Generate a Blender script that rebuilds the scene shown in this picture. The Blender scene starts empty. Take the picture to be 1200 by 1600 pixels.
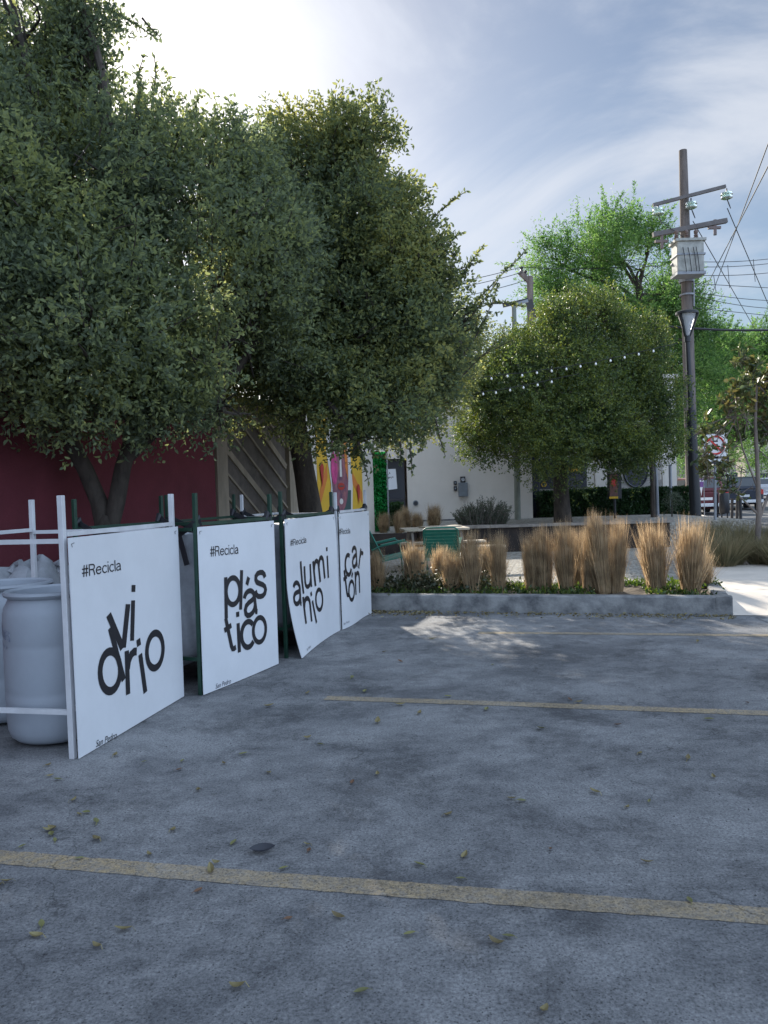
import bpy, math, random
import numpy as np
from mathutils import Vector, Matrix
random.seed(7); rng = np.random.default_rng(11)
S = bpy.context.scene
COL = S.collection

# ------------------------------------------------------------------ camera
FPX, H = 1200.0, 1.42
PITCH, ROLL = math.radians(1.43), 0.0305
cf = np.array([0, math.cos(PITCH), -math.sin(PITCH)])
_u0 = np.array([0, math.sin(PITCH), math.cos(PITCH)]); _r0 = np.array([1.0, 0, 0])
cr = _r0*math.cos(ROLL) - _u0*math.sin(ROLL)
cu = _u0*math.cos(ROLL) + _r0*math.sin(ROLL)
CP = np.array([0, 0, H])
cam_d = bpy.data.cameras.new('camera'); cam = bpy.data.objects.new('camera', cam_d); COL.objects.link(cam)
cam.matrix_world = Matrix(((cr[0], cu[0], -cf[0], 0), (cr[1], cu[1], -cf[1], 0), (cr[2], cu[2], -cf[2], H), (0, 0, 0, 1)))
cam_d.sensor_fit = 'VERTICAL'; cam_d.sensor_height = 32.0; cam_d.lens = 32.0*FPX/1600
cam_d.clip_start = 0.05; cam_d.clip_end = 3000
S.camera = cam

# ------------------------------------------------------------------ sky and sun
SUN_EL, SUN_AZ = math.radians(28.8), math.radians(-17.45)      # azimuth from +Y towards +X
sdir = Vector((math.sin(SUN_AZ)*math.cos(SUN_EL), math.cos(SUN_AZ)*math.cos(SUN_EL), math.sin(SUN_EL)))
W = bpy.data.worlds.new('World'); S.world = W; W.use_nodes = True
nt = W.node_tree; N = nt.nodes; L = nt.links; N.clear()
out = N.new('ShaderNodeOutputWorld'); bg = N.new('ShaderNodeBackground'); bg.inputs['Strength'].default_value = 0.05
sky = N.new('ShaderNodeTexSky'); sky.sky_type = 'NISHITA'; sky.sun_disc = False
sky.sun_elevation = SUN_EL; sky.sun_rotation = SUN_AZ
sky.altitude = 500; sky.air_density = 1.15; sky.dust_density = 1.2; sky.ozone_density = 2.0
tc = N.new('ShaderNodeTexCoord')
sep = N.new('ShaderNodeSeparateXYZ'); L.new(tc.outputs['Generated'], sep.inputs[0])
def wm(op, a, b=None, c=None):
    n = N.new('ShaderNodeMath'); n.operation = op
    for i, v in enumerate((a, b, c)):
        if v is None: continue
        if isinstance(v, (int, float)): n.inputs[i].default_value = v
        else: L.new(v, n.inputs[i])
    return n.outputs[0]
zz = wm('ADD', wm('MAXIMUM', sep.outputs[2], 0.0), 0.18)
cmb = N.new('ShaderNodeCombineXYZ'); L.new(wm('DIVIDE', sep.outputs[0], zz), cmb.inputs[0]); L.new(wm('DIVIDE', sep.outputs[1], zz), cmb.inputs[1])
mp = N.new('ShaderNodeMapping'); L.new(cmb.outputs[0], mp.inputs[0]); mp.inputs['Rotation'].default_value = (0, 0, 0.5); mp.inputs['Scale'].default_value = (1.2, 1.0, 1); mp.inputs['Location'].default_value = (2.3, 1.1, 0)
ns = N.new('ShaderNodeTexNoise'); L.new(mp.outputs[0], ns.inputs['Vector']); ns.inputs['Scale'].default_value = 1.3; ns.inputs['Detail'].default_value = 9; ns.inputs['Roughness'].default_value = 0.58; ns.inputs['Distortion'].default_value = 0.55
n2 = N.new('ShaderNodeTexNoise'); L.new(cmb.outputs[0], n2.inputs['Vector']); n2.inputs['Scale'].default_value = 0.75; n2.inputs['Detail'].default_value = 2
cl = wm('ADD', wm('MULTIPLY', ns.outputs[0], 0.6), wm('MULTIPLY', n2.outputs[0], 0.5))
band = wm('MAXIMUM', wm('SUBTRACT', 1.0, wm('DIVIDE', wm('ABSOLUTE', wm('SUBTRACT', wm('MULTIPLY_ADD', sep.outputs[0], -0.10, sep.outputs[2]), 0.335)), 0.13)), 0.0)
cl = wm('ADD', wm('MULTIPLY_ADD', band, 0.13, cl), -0.045)       # the veil is thickest in one sweep across the sky
mr = N.new('ShaderNodeMapRange'); mr.interpolation_type = 'SMOOTHSTEP'; L.new(cl, mr.inputs[0]); mr.inputs[1].default_value = 0.47; mr.inputs[2].default_value = 0.66; mr.inputs[3].default_value = 0.04; mr.inputs[4].default_value = 0.82
cover = mr.outputs[0]
# angle to the sun: thin cloud glows brighter towards it
dp = N.new('ShaderNodeVectorMath'); dp.operation = 'DOT_PRODUCT'; L.new(tc.outputs['Generated'], dp.inputs[0]); dp.inputs[1].default_value = sdir
dpos = wm('MAXIMUM', dp.outputs['Value'], 0.0)
aure = wm('ADD', wm('MULTIPLY', wm('POWER', dpos, 12.0), 1.5), wm('ADD', wm('MULTIPLY', wm('POWER', dpos, 60.0), 9.0), wm('MULTIPLY', wm('POWER', dpos, 600.0), 60.0)))
# added unseen cloud behind and right of the camera, brightens the shaded ground
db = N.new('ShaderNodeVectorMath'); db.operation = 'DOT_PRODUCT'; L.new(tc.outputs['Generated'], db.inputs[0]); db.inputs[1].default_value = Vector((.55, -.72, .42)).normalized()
fill_cloud = N.new('ShaderNodeMapRange'); fill_cloud.interpolation_type = 'SMOOTHSTEP'; L.new(db.outputs['Value'], fill_cloud.inputs[0]); fill_cloud.inputs[1].default_value = 0.05; fill_cloud.inputs[2].default_value = 0.6
cb = wm('ADD', wm('ADD', 8.2, wm('MULTIPLY', fill_cloud.outputs[0], 8.0)), aure)
cover = wm('MAXIMUM', cover, wm('MULTIPLY', fill_cloud.outputs[0], 0.9))
ccol = N.new('ShaderNodeCombineXYZ'); tint = lambda base, k: wm('MULTIPLY', cb, wm('ADD', base, wm('MULTIPLY', fill_cloud.outputs[0], k)))
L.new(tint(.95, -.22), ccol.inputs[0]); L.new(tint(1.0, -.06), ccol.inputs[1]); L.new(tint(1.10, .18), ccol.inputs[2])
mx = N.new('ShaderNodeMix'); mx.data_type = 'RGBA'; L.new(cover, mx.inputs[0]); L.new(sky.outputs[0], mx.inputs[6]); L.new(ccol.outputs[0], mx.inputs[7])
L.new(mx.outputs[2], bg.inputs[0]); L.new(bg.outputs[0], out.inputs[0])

sl = bpy.data.lights.new('sun', 'SUN'); sl.energy = 4.5; sl.angle = math.radians(0.53); sl.color = (1.0, 0.93, 0.82)
so = bpy.data.objects.new('sun', sl); COL.objects.link(so); so.rotation_euler = (-sdir).to_track_quat('-Z', 'Y').to_euler()
S.view_settings.view_transform = 'Standard'; S.view_settings.look = 'None'; S.view_settings.gamma = 1.0
S.view_settings.use_curve_mapping = False; S.view_settings.exposure = 1.0
S.cycles.max_bounces = 8; S.cycles.transparent_max_bounces = 12; S.cycles.use_denoising = True
S.cycles.sample_clamp_indirect = 6

# ------------------------------------------------------------------ placing helpers
def ray(x, y): return cf*FPX + cr*(x-600) + cu*(800-y)
def G(x, y, z=0.0):                       # ground point seen at photo pixel
    d = ray(x, y); return CP + d*((z-H)/d[2])
def D(x, y, depth):                       # point at photo pixel, at a distance ahead
    d = ray(x, y); return CP + d*(depth/d[1])

# ------------------------------------------------------------------ mesh helpers
class MB:
    def __init__(s): s.v = []; s.f = []; s.n = 0
    def add(s, V, F):
        V = np.asarray(V, float).reshape(-1, 3); o = s.n
        s.v.append(V); s.n += len(V); s.f += [tuple(i+o for i in f) for f in F]; return s
    def box(s, x0, x1, y0, y1, z0, z1):
        V = [(x, y, z) for z in (z0, z1) for x, y in ((x0, y0), (x1, y0), (x1, y1), (x0, y1))]
        return s.add(V, [(3, 2, 1, 0), (4, 5, 6, 7), (0, 1, 5, 4), (1, 2, 6, 5), (2, 3, 7, 6), (3, 0, 4, 7)])
    def obox(s, c, ax, ay, az):           # centre and three half-axis vectors
        c, ax, ay, az = (np.array(q, float) for q in (c, ax, ay, az))
        V = [c+i*ax+j*ay+k*az for k in (-1, 1) for i, j in ((-1, -1), (1, -1), (1, 1), (-1, 1))]
        F = [(3, 2, 1, 0), (4, 5, 6, 7), (0, 1, 5, 4), (1, 2, 6, 5), (2, 3, 7, 6), (3, 0, 4, 7)]
        if np.dot(np.cross(ax, ay), az) < 0: F = [f[::-1] for f in F]
        return s.add(V, F)
    def bar(s, a, b, w, h=None, up=(0, 0, 1)):   # rectangular bar from a to b
        a = np.array(a, float); b = np.array(b, float); d = b-a; Ln = np.linalg.norm(d); d = d/Ln
        up = np.array(up, float)
        if abs(np.dot(up, d)) > 0.95: up = np.array([0.304, 0.953, 0])
        sx = np.cross(d, up); sx /= np.linalg.norm(sx); sz = np.cross(sx, d)
        return s.obox((a+b)/2, d*Ln/2, sx*w/2, sz*(h or w)/2)
    def tube(s, pts, rad, n=8, caps=True):
        pts = [np.array(p, float) for p in pts]
        if not hasattr(rad, '__len__'): rad = [rad]*len(pts)
        V = []; F = []; prev = None
        for i, p in enumerate(pts):
            t = pts[min(i+1, len(pts)-1)]-pts[max(i-1, 0)]; t = t/(np.linalg.norm(t)+1e-9)
            if prev is None:
                q = np.array([0, 0, 1.0]) if abs(t[2]) < .9 else np.array([1.0, 0, 0])
                a = np.cross(t, q)
            else: a = prev-t*np.dot(prev, t)
            a /= np.linalg.norm(a); prev = a; b = np.cross(t, a)
            for k in range(n):
                an = 2*math.pi*k/n; V.append(p+(a*math.cos(an)+b*math.sin(an))*rad[i])
        for i in range(len(pts)-1):
            for k in range(n):
                k2 = (k+1) % n; F.append((i*n+k, i*n+k2, (i+1)*n+k2, (i+1)*n+k))
        if caps: F.append(tuple(range(n))[::-1]); F.append(tuple((len(pts)-1)*n+k for k in range(n)))
        return s.add(V, F)
    def lathe(s, c, prof, n=24):          # prof: (r, z) list
        V = []; F = []
        for r, z in prof:
            for k in range(n):
                an = 2*math.pi*k/n; V.append((c[0]+r*math.cos(an), c[1]+r*math.sin(an), c[2]+z))
        for i in range(len(prof)-1):
            for k in range(n):
                k2 = (k+1) % n; F.append((i*n+k, i*n+k2, (i+1)*n+k2, (i+1)*n+k))
        return s.add(V, F)
    def build(s, name, m, parent=None, smooth=False, bevel=0, origin=None):
        V = np.concatenate(s.v); me = bpy.data.meshes.new(name)
        me.from_pydata(V.tolist(), [], s.f); me.update()
        if smooth:
            for p in me.polygons: p.use_smooth = True
            me.set_sharp_from_angle(angle=math.radians(40))
        return finish(name, me, m, parent, bevel)

def finish(name, me, m, parent=None, bevel=0):
    o = bpy.data.objects.new(name, me); COL.objects.link(o)
    if m: me.materials.append(m)
    if parent is not None:
        o.parent = parent
        p = parent; loc = Vector(p.location)
        if p.parent is not None: loc = Vector(root_loc(p))
        o.matrix_parent_inverse = Matrix.Translation(-loc)
        if p.parent is not None: o.matrix_parent_inverse = Matrix.Identity(4)
    if bevel:
        b = o.modifiers.new('bevel', 'BEVEL'); b.width = bevel; b.segments = 2; b.limit_method = 'ANGLE'
    return o
def root_loc(p):
    while p.parent is not None: p = p.parent
    return p.location
def tag(o, label=None, cat=None, group=None, kind=None):
    if label: o['label'] = label
    if cat: o['category'] = cat
    if group: o['group'] = group
    if kind: o['kind'] = kind
    return o
def empty(name, loc, label, cat, group=None):
    o = bpy.data.objects.new(name, None); COL.objects.link(o); o.location = tuple(loc); o.empty_display_size = 0.1
    return tag(o, label, cat, group)
def copy_tree(o, parent=None):
    c = o.copy(); COL.objects.link(c)
    if parent is not None: c.parent = parent
    for ch in list(o.children): copy_tree(ch, c)
    return c

# ------------------------------------------------------------------ materials
def mat(name, col, rough=0.7, metal=0.0, var=0.0, vscale=3.0, bump=0.0, bscale=60.0, var2=None, spec=0.5, stretch=None):
    m = bpy.data.materials.new(name); m.use_nodes = True; n = m.node_tree.nodes; l = m.node_tree.links
    b = n['Principled BSDF']; b.inputs['Roughness'].default_value = rough; b.inputs['Metallic'].default_value = metal
    b.inputs['Specular IOR Level'].default_value = spec
    b.inputs['Base Color'].default_value = (*col, 1)
    if var or bump or var2:
        g = n.new('ShaderNodeNewGeometry'); vec = g.outputs['Position']
        if stretch:
            mpn = n.new('ShaderNodeMapping'); mpn.inputs['Scale'].default_value = stretch; l.new(vec, mpn.inputs[0]); vec = mpn.outputs[0]
    if var or var2:
        t = n.new('ShaderNodeTexNoise'); t.inputs['Scale'].default_value = vscale; t.inputs['Detail'].default_value = 8; t.inputs['Roughness'].default_value = 0.65
        l.new(vec, t.inputs['Vector'])
        r = n.new('ShaderNodeValToRGB'); l.new(t.outputs[0], r.inputs[0])
        c2 = var2 or tuple(c*(1-var) for c in col)
        c1 = tuple(min(1, c*(1+var*.6)) for c in col) if not var2 else col
        r.color_ramp.elements[0].position = .35; r.color_ramp.elements[0].color = (*c2, 1)
        r.color_ramp.elements[1].position = .62; r.color_ramp.elements[1].color = (*c1, 1)
        l.new(r.outputs[0], b.inputs['Base Color'])
    if bump:
        t2 = n.new('ShaderNodeTexNoise'); t2.inputs['Scale'].default_value = bscale; t2.inputs['Detail'].default_value = 5; l.new(vec, t2.inputs['Vector'])
        bp = n.new('ShaderNodeBump'); bp.inputs['Strength'].default_value = bump; bp.inputs['Distance'].default_value = 0.01
        l.new(t2.outputs[0], bp.inputs['Height']); l.new(bp.outputs[0], b.inputs['Normal'])
    return m

def leafmat(name, cols, trans=0.45, rough=0.5, clump=1.2, spec=0.5):
    """cols: dark, mid, light leaf colours mixed per leaf and by clump"""
    m = bpy.data.materials.new(name); m.use_nodes = True; n = m.node_tree.nodes; l = m.node_tree.links
    b = n['Principled BSDF']; b.inputs['Roughness'].default_value = rough; b.inputs['Specular IOR Level'].default_value = spec
    g = n.new('ShaderNodeNewGeometry')
    t = n.new('ShaderNodeTexNoise'); t.inputs['Scale'].default_value = clump; t.inputs['Detail'].default_value = 3; l.new(g.outputs['Position'], t.inputs['Vector'])
    a = n.new('ShaderNodeMath'); a.operation = 'MULTIPLY_ADD'; l.new(g.outputs['Random Per Island'], a.inputs[0]); a.inputs[1].default_value = 0.7
    a2 = n.new('ShaderNodeMath'); a2.operation = 'MULTIPLY_ADD'; l.new(t.outputs[0], a2.inputs[0]); a2.inputs[1].default_value = 1.3; a2.inputs[2].default_value = -0.45
    l.new(a2.outputs[0], a.inputs[2])
    r = n.new('ShaderNodeValToRGB'); l.new(a.outputs[0], r.inputs[0]); e = r.color_ramp.elements
    e[0].position = 0.15; e[0].color = (*cols[0], 1); e[1].position = 0.97; e[1].color = (*cols[-1], 1)
    for i, c in enumerate(cols[1:-1]):
        q = e.new(0.2+0.68*(i+1)/(len(cols)-1)); q.color = (*c, 1)
    l.new(r.outputs[0], b.inputs['Base Color'])
    tr = n.new('ShaderNodeBsdfTranslucent')
    hs = n.new('ShaderNodeHueSaturation'); hs.inputs['Value'].default_value = 1.5; hs.inputs['Saturation'].default_value = 1.15; hs.inputs['Hue'].default_value = 0.49
    l.new(r.outputs[0], hs.inputs['Color']); l.new(hs.outputs[0], tr.inputs[0])
    mxs = n.new('ShaderNodeMixShader'); mxs.inputs[0].default_value = trans
    l.new(b.outputs[0], mxs.inputs[1]); l.new(tr.outputs[0], mxs.inputs[2]); l.new(mxs.outputs[0], n['Material Output'].inputs[0])
    return m

def asphalt_nodes(m, paint=None):
    n = m.node_tree.nodes; l = m.node_tree.links; b = n['Principled BSDF']
    g = n.new('ShaderNodeNewGeometry'); P = g.outputs['Position']
    def noise(sc, det=6, ro=.6, dist=0, vec=P):
        t = n.new('ShaderNodeTexNoise'); t.inputs['Scale'].default_value = sc; t.inputs['Detail'].default_value = det; t.inputs['Roughness'].default_value = ro; t.inputs['Distortion'].default_value = dist
        l.new(vec, t.inputs['Vector']); return t.outputs[0]
    def ramp(v, p0, c0, p1, c1):
        r = n.new('ShaderNodeValToRGB'); l.new(v, r.inputs[0]); r.color_ramp.elements[0].position = p0; r.color_ramp.elements[0].color = (*c0, 1) if len(c0) == 3 else c0
        r.color_ramp.elements[1].position = p1; r.color_ramp.elements[1].color = (*c1, 1); return r.outputs[0]
    def mix(f, a, c, mode='MIX'):
        x = n.new('ShaderNodeMix'); x.data_type = 'RGBA'; x.blend_type = mode
        if isinstance(f, float): x.inputs[0].default_value = f
        else: l.new(f, x.inputs[0])
        for i, v in ((6, a), (7, c)):
            if isinstance(v, tuple): x.inputs[i].default_value = (*v, 1)
            else: l.new(v, x.inputs[i])
        return x.outputs[2]
    mpn = n.new('ShaderNodeMapping'); mpn.inputs['Rotation'].default_value = (0, 0, .2); mpn.inputs['Scale'].default_value = (.9, 1.15, 1); l.new(P, mpn.inputs[0])
    big = ramp(noise(.75, 15, .80, .2, mpn.outputs[0]), .42, (.105, .107, .112), .58, (.225, .226, .228))
    stain = ramp(noise(1.5, 15, .84, .35), .41, (.56, .56, .57), .50, (1.06, 1.06, 1.06))
    c = mix(0.75, big, stain, 'MULTIPLY')
    dust = ramp(noise(2.3, 14, .85, .1, mpn.outputs[0]), .53, (0, 0, 0), .74, (1, 1, 1))
    c = mix(dust, c, (.30, .297, .29))
    st2 = ramp(noise(6.5, 14, .88, .2), .40, (.6, .6, .61), .47, (1, 1, 1)); c = mix(ramp(noise(1.1, 5, .7), .42, (0, 0, 0), .56, (1, 1, 1)), c, mix(1.0, c, st2, 'MULTIPLY'))
    fl = ramp(noise(15, 14, .9), .57, (0, 0, 0), .64, (.55, .55, .55)); c = mix(fl, c, (.34, .335, .325))
    grain = ramp(noise(85, 5, .85), .38, (.45, .45, .46), .60, (1.42, 1.42, 1.4))
    c = mix(0.8, c, grain, 'MULTIPLY')
    vo = n.new('ShaderNodeTexVoronoi'); vo.inputs['Scale'].default_value = 75; vo.inputs['Randomness'].default_value = 1; l.new(P, vo.inputs['Vector'])
    pit = ramp(vo.outputs['Distance'], .16, (.22, .22, .23), .30, (1, 1, 1))
    pm = ramp(noise(22, 8, .85), .47, (0, 0, 0), .58, (1, 1, 1))
    pit = mix(pm, pit, (1, 1, 1))
    c = mix(0.85, c, pit, 'MULTIPLY')
    if paint:
        wear = ramp(noise(26, 8, .85), .44, (0, 0, 0), .56, (1, 1, 1))
        pc = mix(0.85, mix(0.7, paint, grain, 'MULTIPLY'), pit, 'MULTIPLY')
        wl = ramp(noise(.8, 4, .6, .4), .36, (.35, .35, .35), .6, (1, 1, 1))
        x = n.new('ShaderNodeMix'); x.data_type = 'RGBA'; x.blend_type = 'MULTIPLY'; x.inputs[0].default_value = 1; l.new(wear, x.inputs[6]); l.new(wl, x.inputs[7])
        x2 = n.new('ShaderNodeMix'); x2.data_type = 'RGBA'; x2.inputs[0].default_value = .35; l.new(x.outputs[2], x2.inputs[6]); x2.inputs[7].default_value = (1, 1, 1, 1)
        c = mix(x2.outputs[2], c, pc)
    # a few hairline cracks
    wv = n.new('ShaderNodeVectorMath'); wv.operation = 'MULTIPLY_ADD'; nz = n.new('ShaderNodeTexNoise'); nz.inputs['Scale'].default_value = 5; nz.inputs['Detail'].default_value = 6; l.new(P, nz.inputs['Vector'])
    l.new(nz.outputs['Color'], wv.inputs[0]); wv.inputs[1].default_value = (.35, .35, .35); l.new(P, wv.inputs[2])
    vc = n.new('ShaderNodeTexVoronoi'); vc.feature = 'DISTANCE_TO_EDGE'; vc.inputs['Scale'].default_value = .62; l.new(wv.outputs[0], vc.inputs['Vector'])
    ck = ramp(vc.outputs['Distance'], .0008, (.4, .4, .4), .0035, (1, 1, 1))
    cm = ramp(noise(.9, 3), .44, (0, 0, 0), .56, (1, 1, 1))
    ck = mix(cm, (1, 1, 1), ck); c = mix(0.8, c, ck, 'MULTIPLY')
    l.new(c, b.inputs['Base Color']); b.inputs['Roughness'].default_value = .8; b.inputs['Specular IOR Level'].default_value = .35
    bp = n.new('ShaderNodeBump'); bp.inputs['Strength'].default_value = .55; bp.inputs['Distance'].default_value = .006
    hh = n.new('ShaderNodeMath'); hh.operation = 'ADD'; l.new(noise(95, 4, .75), hh.inputs[0])
    h2 = n.new('ShaderNodeMath'); h2.operation = 'MULTIPLY'; l.new(noise(3, 6, .6), h2.inputs[0]); h2.inputs[1].default_value = .25; l.new(h2.outputs[0], hh.inputs[1])
    l.new(hh.outputs[0], bp.inputs['Height']); l.new(bp.outputs[0], b.inputs['Normal'])
    return m

M = {}
M['asphalt'] = asphalt_nodes(mat('asphalt', (.1, .1, .1)))
M['paint'] = asphalt_nodes(mat('worn_paint', (.1, .1, .1)), paint=(.36, .275, .16))
M['kerb'] = mat('kerb_concrete', (.25, .248, .24), .85, var=.45, vscale=4.5, bump=.6, bscale=35, var2=(.085, .086, .09))
M['sidewalk'] = mat('sidewalk_concrete', (.58, .515, .44), .85, var=.12, vscale=2, bump=.25, bscale=70)
M['road'] = mat('road', (.10, .10, .105), .85, var=.25, vscale=.8, bump=.2)
M['soil'] = mat('soil', (.10, .075, .05), .95, var=.5, vscale=9, bump=.9, bscale=30)
M['earth'] = mat('earth', (.16, .15, .13), .95, var=.3, vscale=.5, bump=.4)
def gravelmat():
    m = mat('gravel', (.4, .38, .33), .9); n = m.node_tree.nodes; l = m.node_tree.links; b = n['Principled BSDF']
    g = n.new('ShaderNodeNewGeometry'); v = n.new('ShaderNodeTexVoronoi'); v.inputs['Scale'].default_value = 22; l.new(g.outputs['Position'], v.inputs['Vector'])
    r = n.new('ShaderNodeValToRGB'); l.new(v.outputs['Color'], r.inputs[0]); r.color_ramp.elements[0].color = (.16, .14, .115, 1); r.color_ramp.elements[1].color = (.46, .43, .37, 1)
    l.new(r.outputs[0], b.inputs['Base Color'])
    bp = n.new('ShaderNodeBump'); bp.inputs['Strength'].default_value = 1; bp.inputs['Distance'].default_value = .03; bp.invert = True
    l.new(v.outputs['Distance'], bp.inputs['Height']); l.new(bp.outputs[0], b.inputs['Normal']); return m
M['gravel'] = gravelmat()
M['board'] = mat('white_board', (.66, .67, .685), .42, var=.05, vscale=2.2, bump=.12, bscale=5)
M['ink'] = mat('black_ink', (.012, .012, .016), .5)
M['grey_ink'] = mat('grey_ink', (.10, .10, .12), .6)
M['white_steel'] = mat('white_painted_steel', (.56, .56, .57), .5, var=.1, vscale=8)
M['green_steel'] = mat('green_painted_steel', (.009, .040, .024), .45, var=.3, vscale=12)
M['drum'] = mat('drum_plastic', (.29, .315, .35), .5, var=.08, vscale=2, bump=.1, bscale=12)
M['drum_print'] = mat('drum_print', (.12, .14, .20), .6, var2=(.36, .39, .44), vscale=60)
M['sack'] = mat('woven_sack', (.30, .31, .33), .6, var=.3, vscale=3.5, bump=.5, bscale=14)
M['strap'] = mat('black_strap', (.016, .016, .02), .6)
M['blue_print'] = mat('blue_print', (.10, .13, .30), .6)
M['bark'] = mat('bark', (.065, .052, .042), .95, var=.45, vscale=9, bump=1.0, bscale=26, stretch=(1, 1, .35))
M['bark2'] = mat('pale_bark', (.17, .14, .12), .95, var=.4, vscale=9, bump=.8, bscale=30, stretch=(1, 1, .35))
M['red_wall'] = mat('red_stucco', (.155, .030, .042), .9, var=.18, vscale=1.2, bump=.6, bscale=45)
M['cream_wall'] = mat('cream_stucco', (.66, .60, .53), .9, var=.06, vscale=.8, bump=.25, bscale=30)
M['stone'] = mat('facade_stone', (.36, .33, .30), .9, var=.35, vscale=2.5, bump=.5, bscale=12)
M['wood_trim'] = mat('gate_wood_trim', (.30, .25, .19), .8, var=.25, vscale=6, stretch=(1, 1, .2))
M['wood_dark'] = mat('gate_wood_panel', (.125, .105, .09), .8, var=.3, vscale=5)
M['rim_wood'] = mat('weathered_rim', (.25, .22, .19), .8, var=.3, vscale=7)
M['planter_steel'] = mat('dark_planter_wall', (.035, .026, .022), .85, var=.4, vscale=3)
M['table_wood'] = mat('table_wood', (.50, .43, .33), .75, var=.25, vscale=8)
M['yellow'] = mat('mural_yellow', (.66, .40, .035), .8, var=.1, vscale=2)
M['orange'] = mat('mural_orange', (.62, .20, .04), .8)
M['mural_red'] = mat('mural_red', (.42, .045, .03), .8)
M['mural_skin'] = mat('mural_skin', (.34, .13, .14), .8, var2=(.12, .06, .10), vscale=5)
M['mural_pink'] = mat('mural_pink', (.55, .07, .22), .8, var=.3, vscale=7)
M['mural_white'] = mat('mural_white', (.66, .62, .58), .8)
M['mural_dark'] = mat('mural_dark', (.05, .09, .085), .8)
M['ivy'] = mat('ivy_backing', (.01, .06, .018), .95)
M['dark_door'] = mat('dark_glass', (.018, .021, .032), .25, spec=.5)
M['chair'] = mat('green_enamel', (.02, .19, .135), .4, var=.15, vscale=10)
M['meter'] = mat('meter_grey', (.19, .21, .23), .5, metal=.2, var=.15)
M['meter_dark'] = mat('meter_dark', (.03, .03, .035), .4)
M['pole_grey'] = mat('pole_grey', (.22, .23, .19), .7, var=.2, vscale=3)
M['upole'] = mat('utility_pole_wood', (.15, .125, .112), .9, var=.35, vscale=7, bump=.5, bscale=30, stretch=(1, 1, .15))
M['black_steel'] = mat('black_steel', (.012, .013, .016), .42)
M['arm_steel'] = mat('crossarm_steel', (.13, .115, .11), .7, var=.2)
M['slab'] = mat('slab_concrete', (.115, .116, .12), .9, var=.5, vscale=14, bump=.3)
M['galv'] = mat('galvanised', (.26, .27, .29), .5, metal=.4, var=.15)
M['transf'] = mat('transformer_paint', (.33, .33, .30), .6, var=.3, vscale=4, bump=.1)
M['porcelain'] = mat('porcelain', (.15, .10, .085), .35)
M['cable'] = mat('cable', (.02, .02, .022), .6)
M['poster'] = mat('poster_white', (.68, .70, .74), .6)
M['sign_white'] = mat('sign_white', (.70, .70, .70), .5)
M['sign_red'] = mat('sign_red', (.55, .03, .02), .5)
M['bulb'] = mat('bulb_glass', (.9, .9, .88), .12, spec=.9)
M['car_dark'] = mat('car_paint_dark', (.02, .025, .04), .25, metal=.3)
M['car_maroon'] = mat('car_paint_maroon', (.09, .014, .018), .25, metal=.3)
M['car_blue'] = mat('car_paint_blue', (.03, .07, .14), .25, metal=.3)
M['car_white'] = mat('car_paint_white', (.5, .5, .52), .25)
M['glass'] = mat('car_glass', (.03, .035, .04), .08, spec=.8)
M['tyre'] = mat('tyre', (.015, .015, .015), .8)
M['taillight'] = mat('taillight', (.5, .03, .02), .2)
M['chrome'] = mat('chrome', (.6, .6, .6), .2, metal=1)
M['far_wall'] = mat('far_wall', (.52, .46, .40), .9, var=.08)
M['roof_tile'] = mat('roof_tile', (.22, .15, .11), .9, var=.25, vscale=4)
M['red_art'] = mat('red_art', (.20, .065, .05), .6, var2=(.08, .06, .045), vscale=4)
def glassy(name, col, tr=.7, rough=.08):
    m = bpy.data.materials.new(name); m.use_nodes = True; b = m.node_tree.nodes['Principled BSDF']
    b.inputs['Base Color'].default_value = (*col, 1); b.inputs['Transmission Weight'].default_value = tr; b.inputs['Roughness'].default_value = rough; b.inputs['IOR'].default_value = 1.35
    return m
M['insul'] = glassy('insulator_glass', (.72, .90, .78), .75)
M['lens'] = glassy('lamp_lens', (.85, .87, .9), .55, .25)
M['leaf_a'] = leafmat('broad_leaf', [(.10, .13, .085), (.145, .18, .11), (.20, .24, .12), (.29, .32, .13)], .5, .6, 1.1, .2)
M['leaf_b'] = leafmat('broad_leaf_light', [(.09, .12, .07), (.135, .17, .09), (.20, .23, .095), (.33, .33, .12)], .52, .6, 1.0, .2)
M['leaf_c'] = leafmat('round_tree_leaf', [(.04, .068, .028), (.07, .11, .036), (.12, .165, .045), (.22, .25, .06)], .42, .5, 1.3)
M['leaf_d'] = leafmat('feathery_leaf', [(.045, .105, .035), (.085, .175, .05), (.14, .25, .075), (.22, .34, .12)], .55, .6, .5)
M['leaf_e'] = leafmat('magnolia_leaf', [(.045, .07, .03), (.075, .105, .04), (.12, .14, .05), (.19, .16, .06)], .35, .4, 1.5)
M['leaf_hedge'] = leafmat('hedge_leaf', [(.012, .035, .010), (.02, .055, .014), (.035, .08, .02)], .3, .5, 2)
M['leaf_ivy'] = leafmat('ivy_leaf', [(.010, .12, .03), (.015, .22, .05), (.03, .34, .08)], .3, .45, 2)
M['leaf_rose'] = leafmat('rosemary_leaf', [(.05, .065, .045), (.075, .095, .06), (.12, .14, .09)], .3, .6, 3)
M['leaf_cover'] = leafmat('cover_leaf', [(.02, .04, .012), (.045, .08, .02), (.13, .18, .035)], .45, .5, 3)
M['straw'] = leafmat('straw', [(.18, .135, .085), (.31, .235, .145), (.45, .35, .215), (.58, .47, .31)], .5, .7, 7)
M['straw_pale'] = leafmat('straw_pale', [(.12, .115, .06), (.20, .18, .10), (.30, .25, .15)], .4, .7, 6)
M['litter'] = leafmat('fallen_leaf_mat', [(.12, .09, .045), (.19, .155, .07), (.30, .26, .12)], .2, .6, 9)
M['litter_green'] = leafmat('fallen_leaf_green', [(.12, .12, .05), (.18, .18, .07), (.26, .25, .10)], .2, .6, 9)
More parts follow.
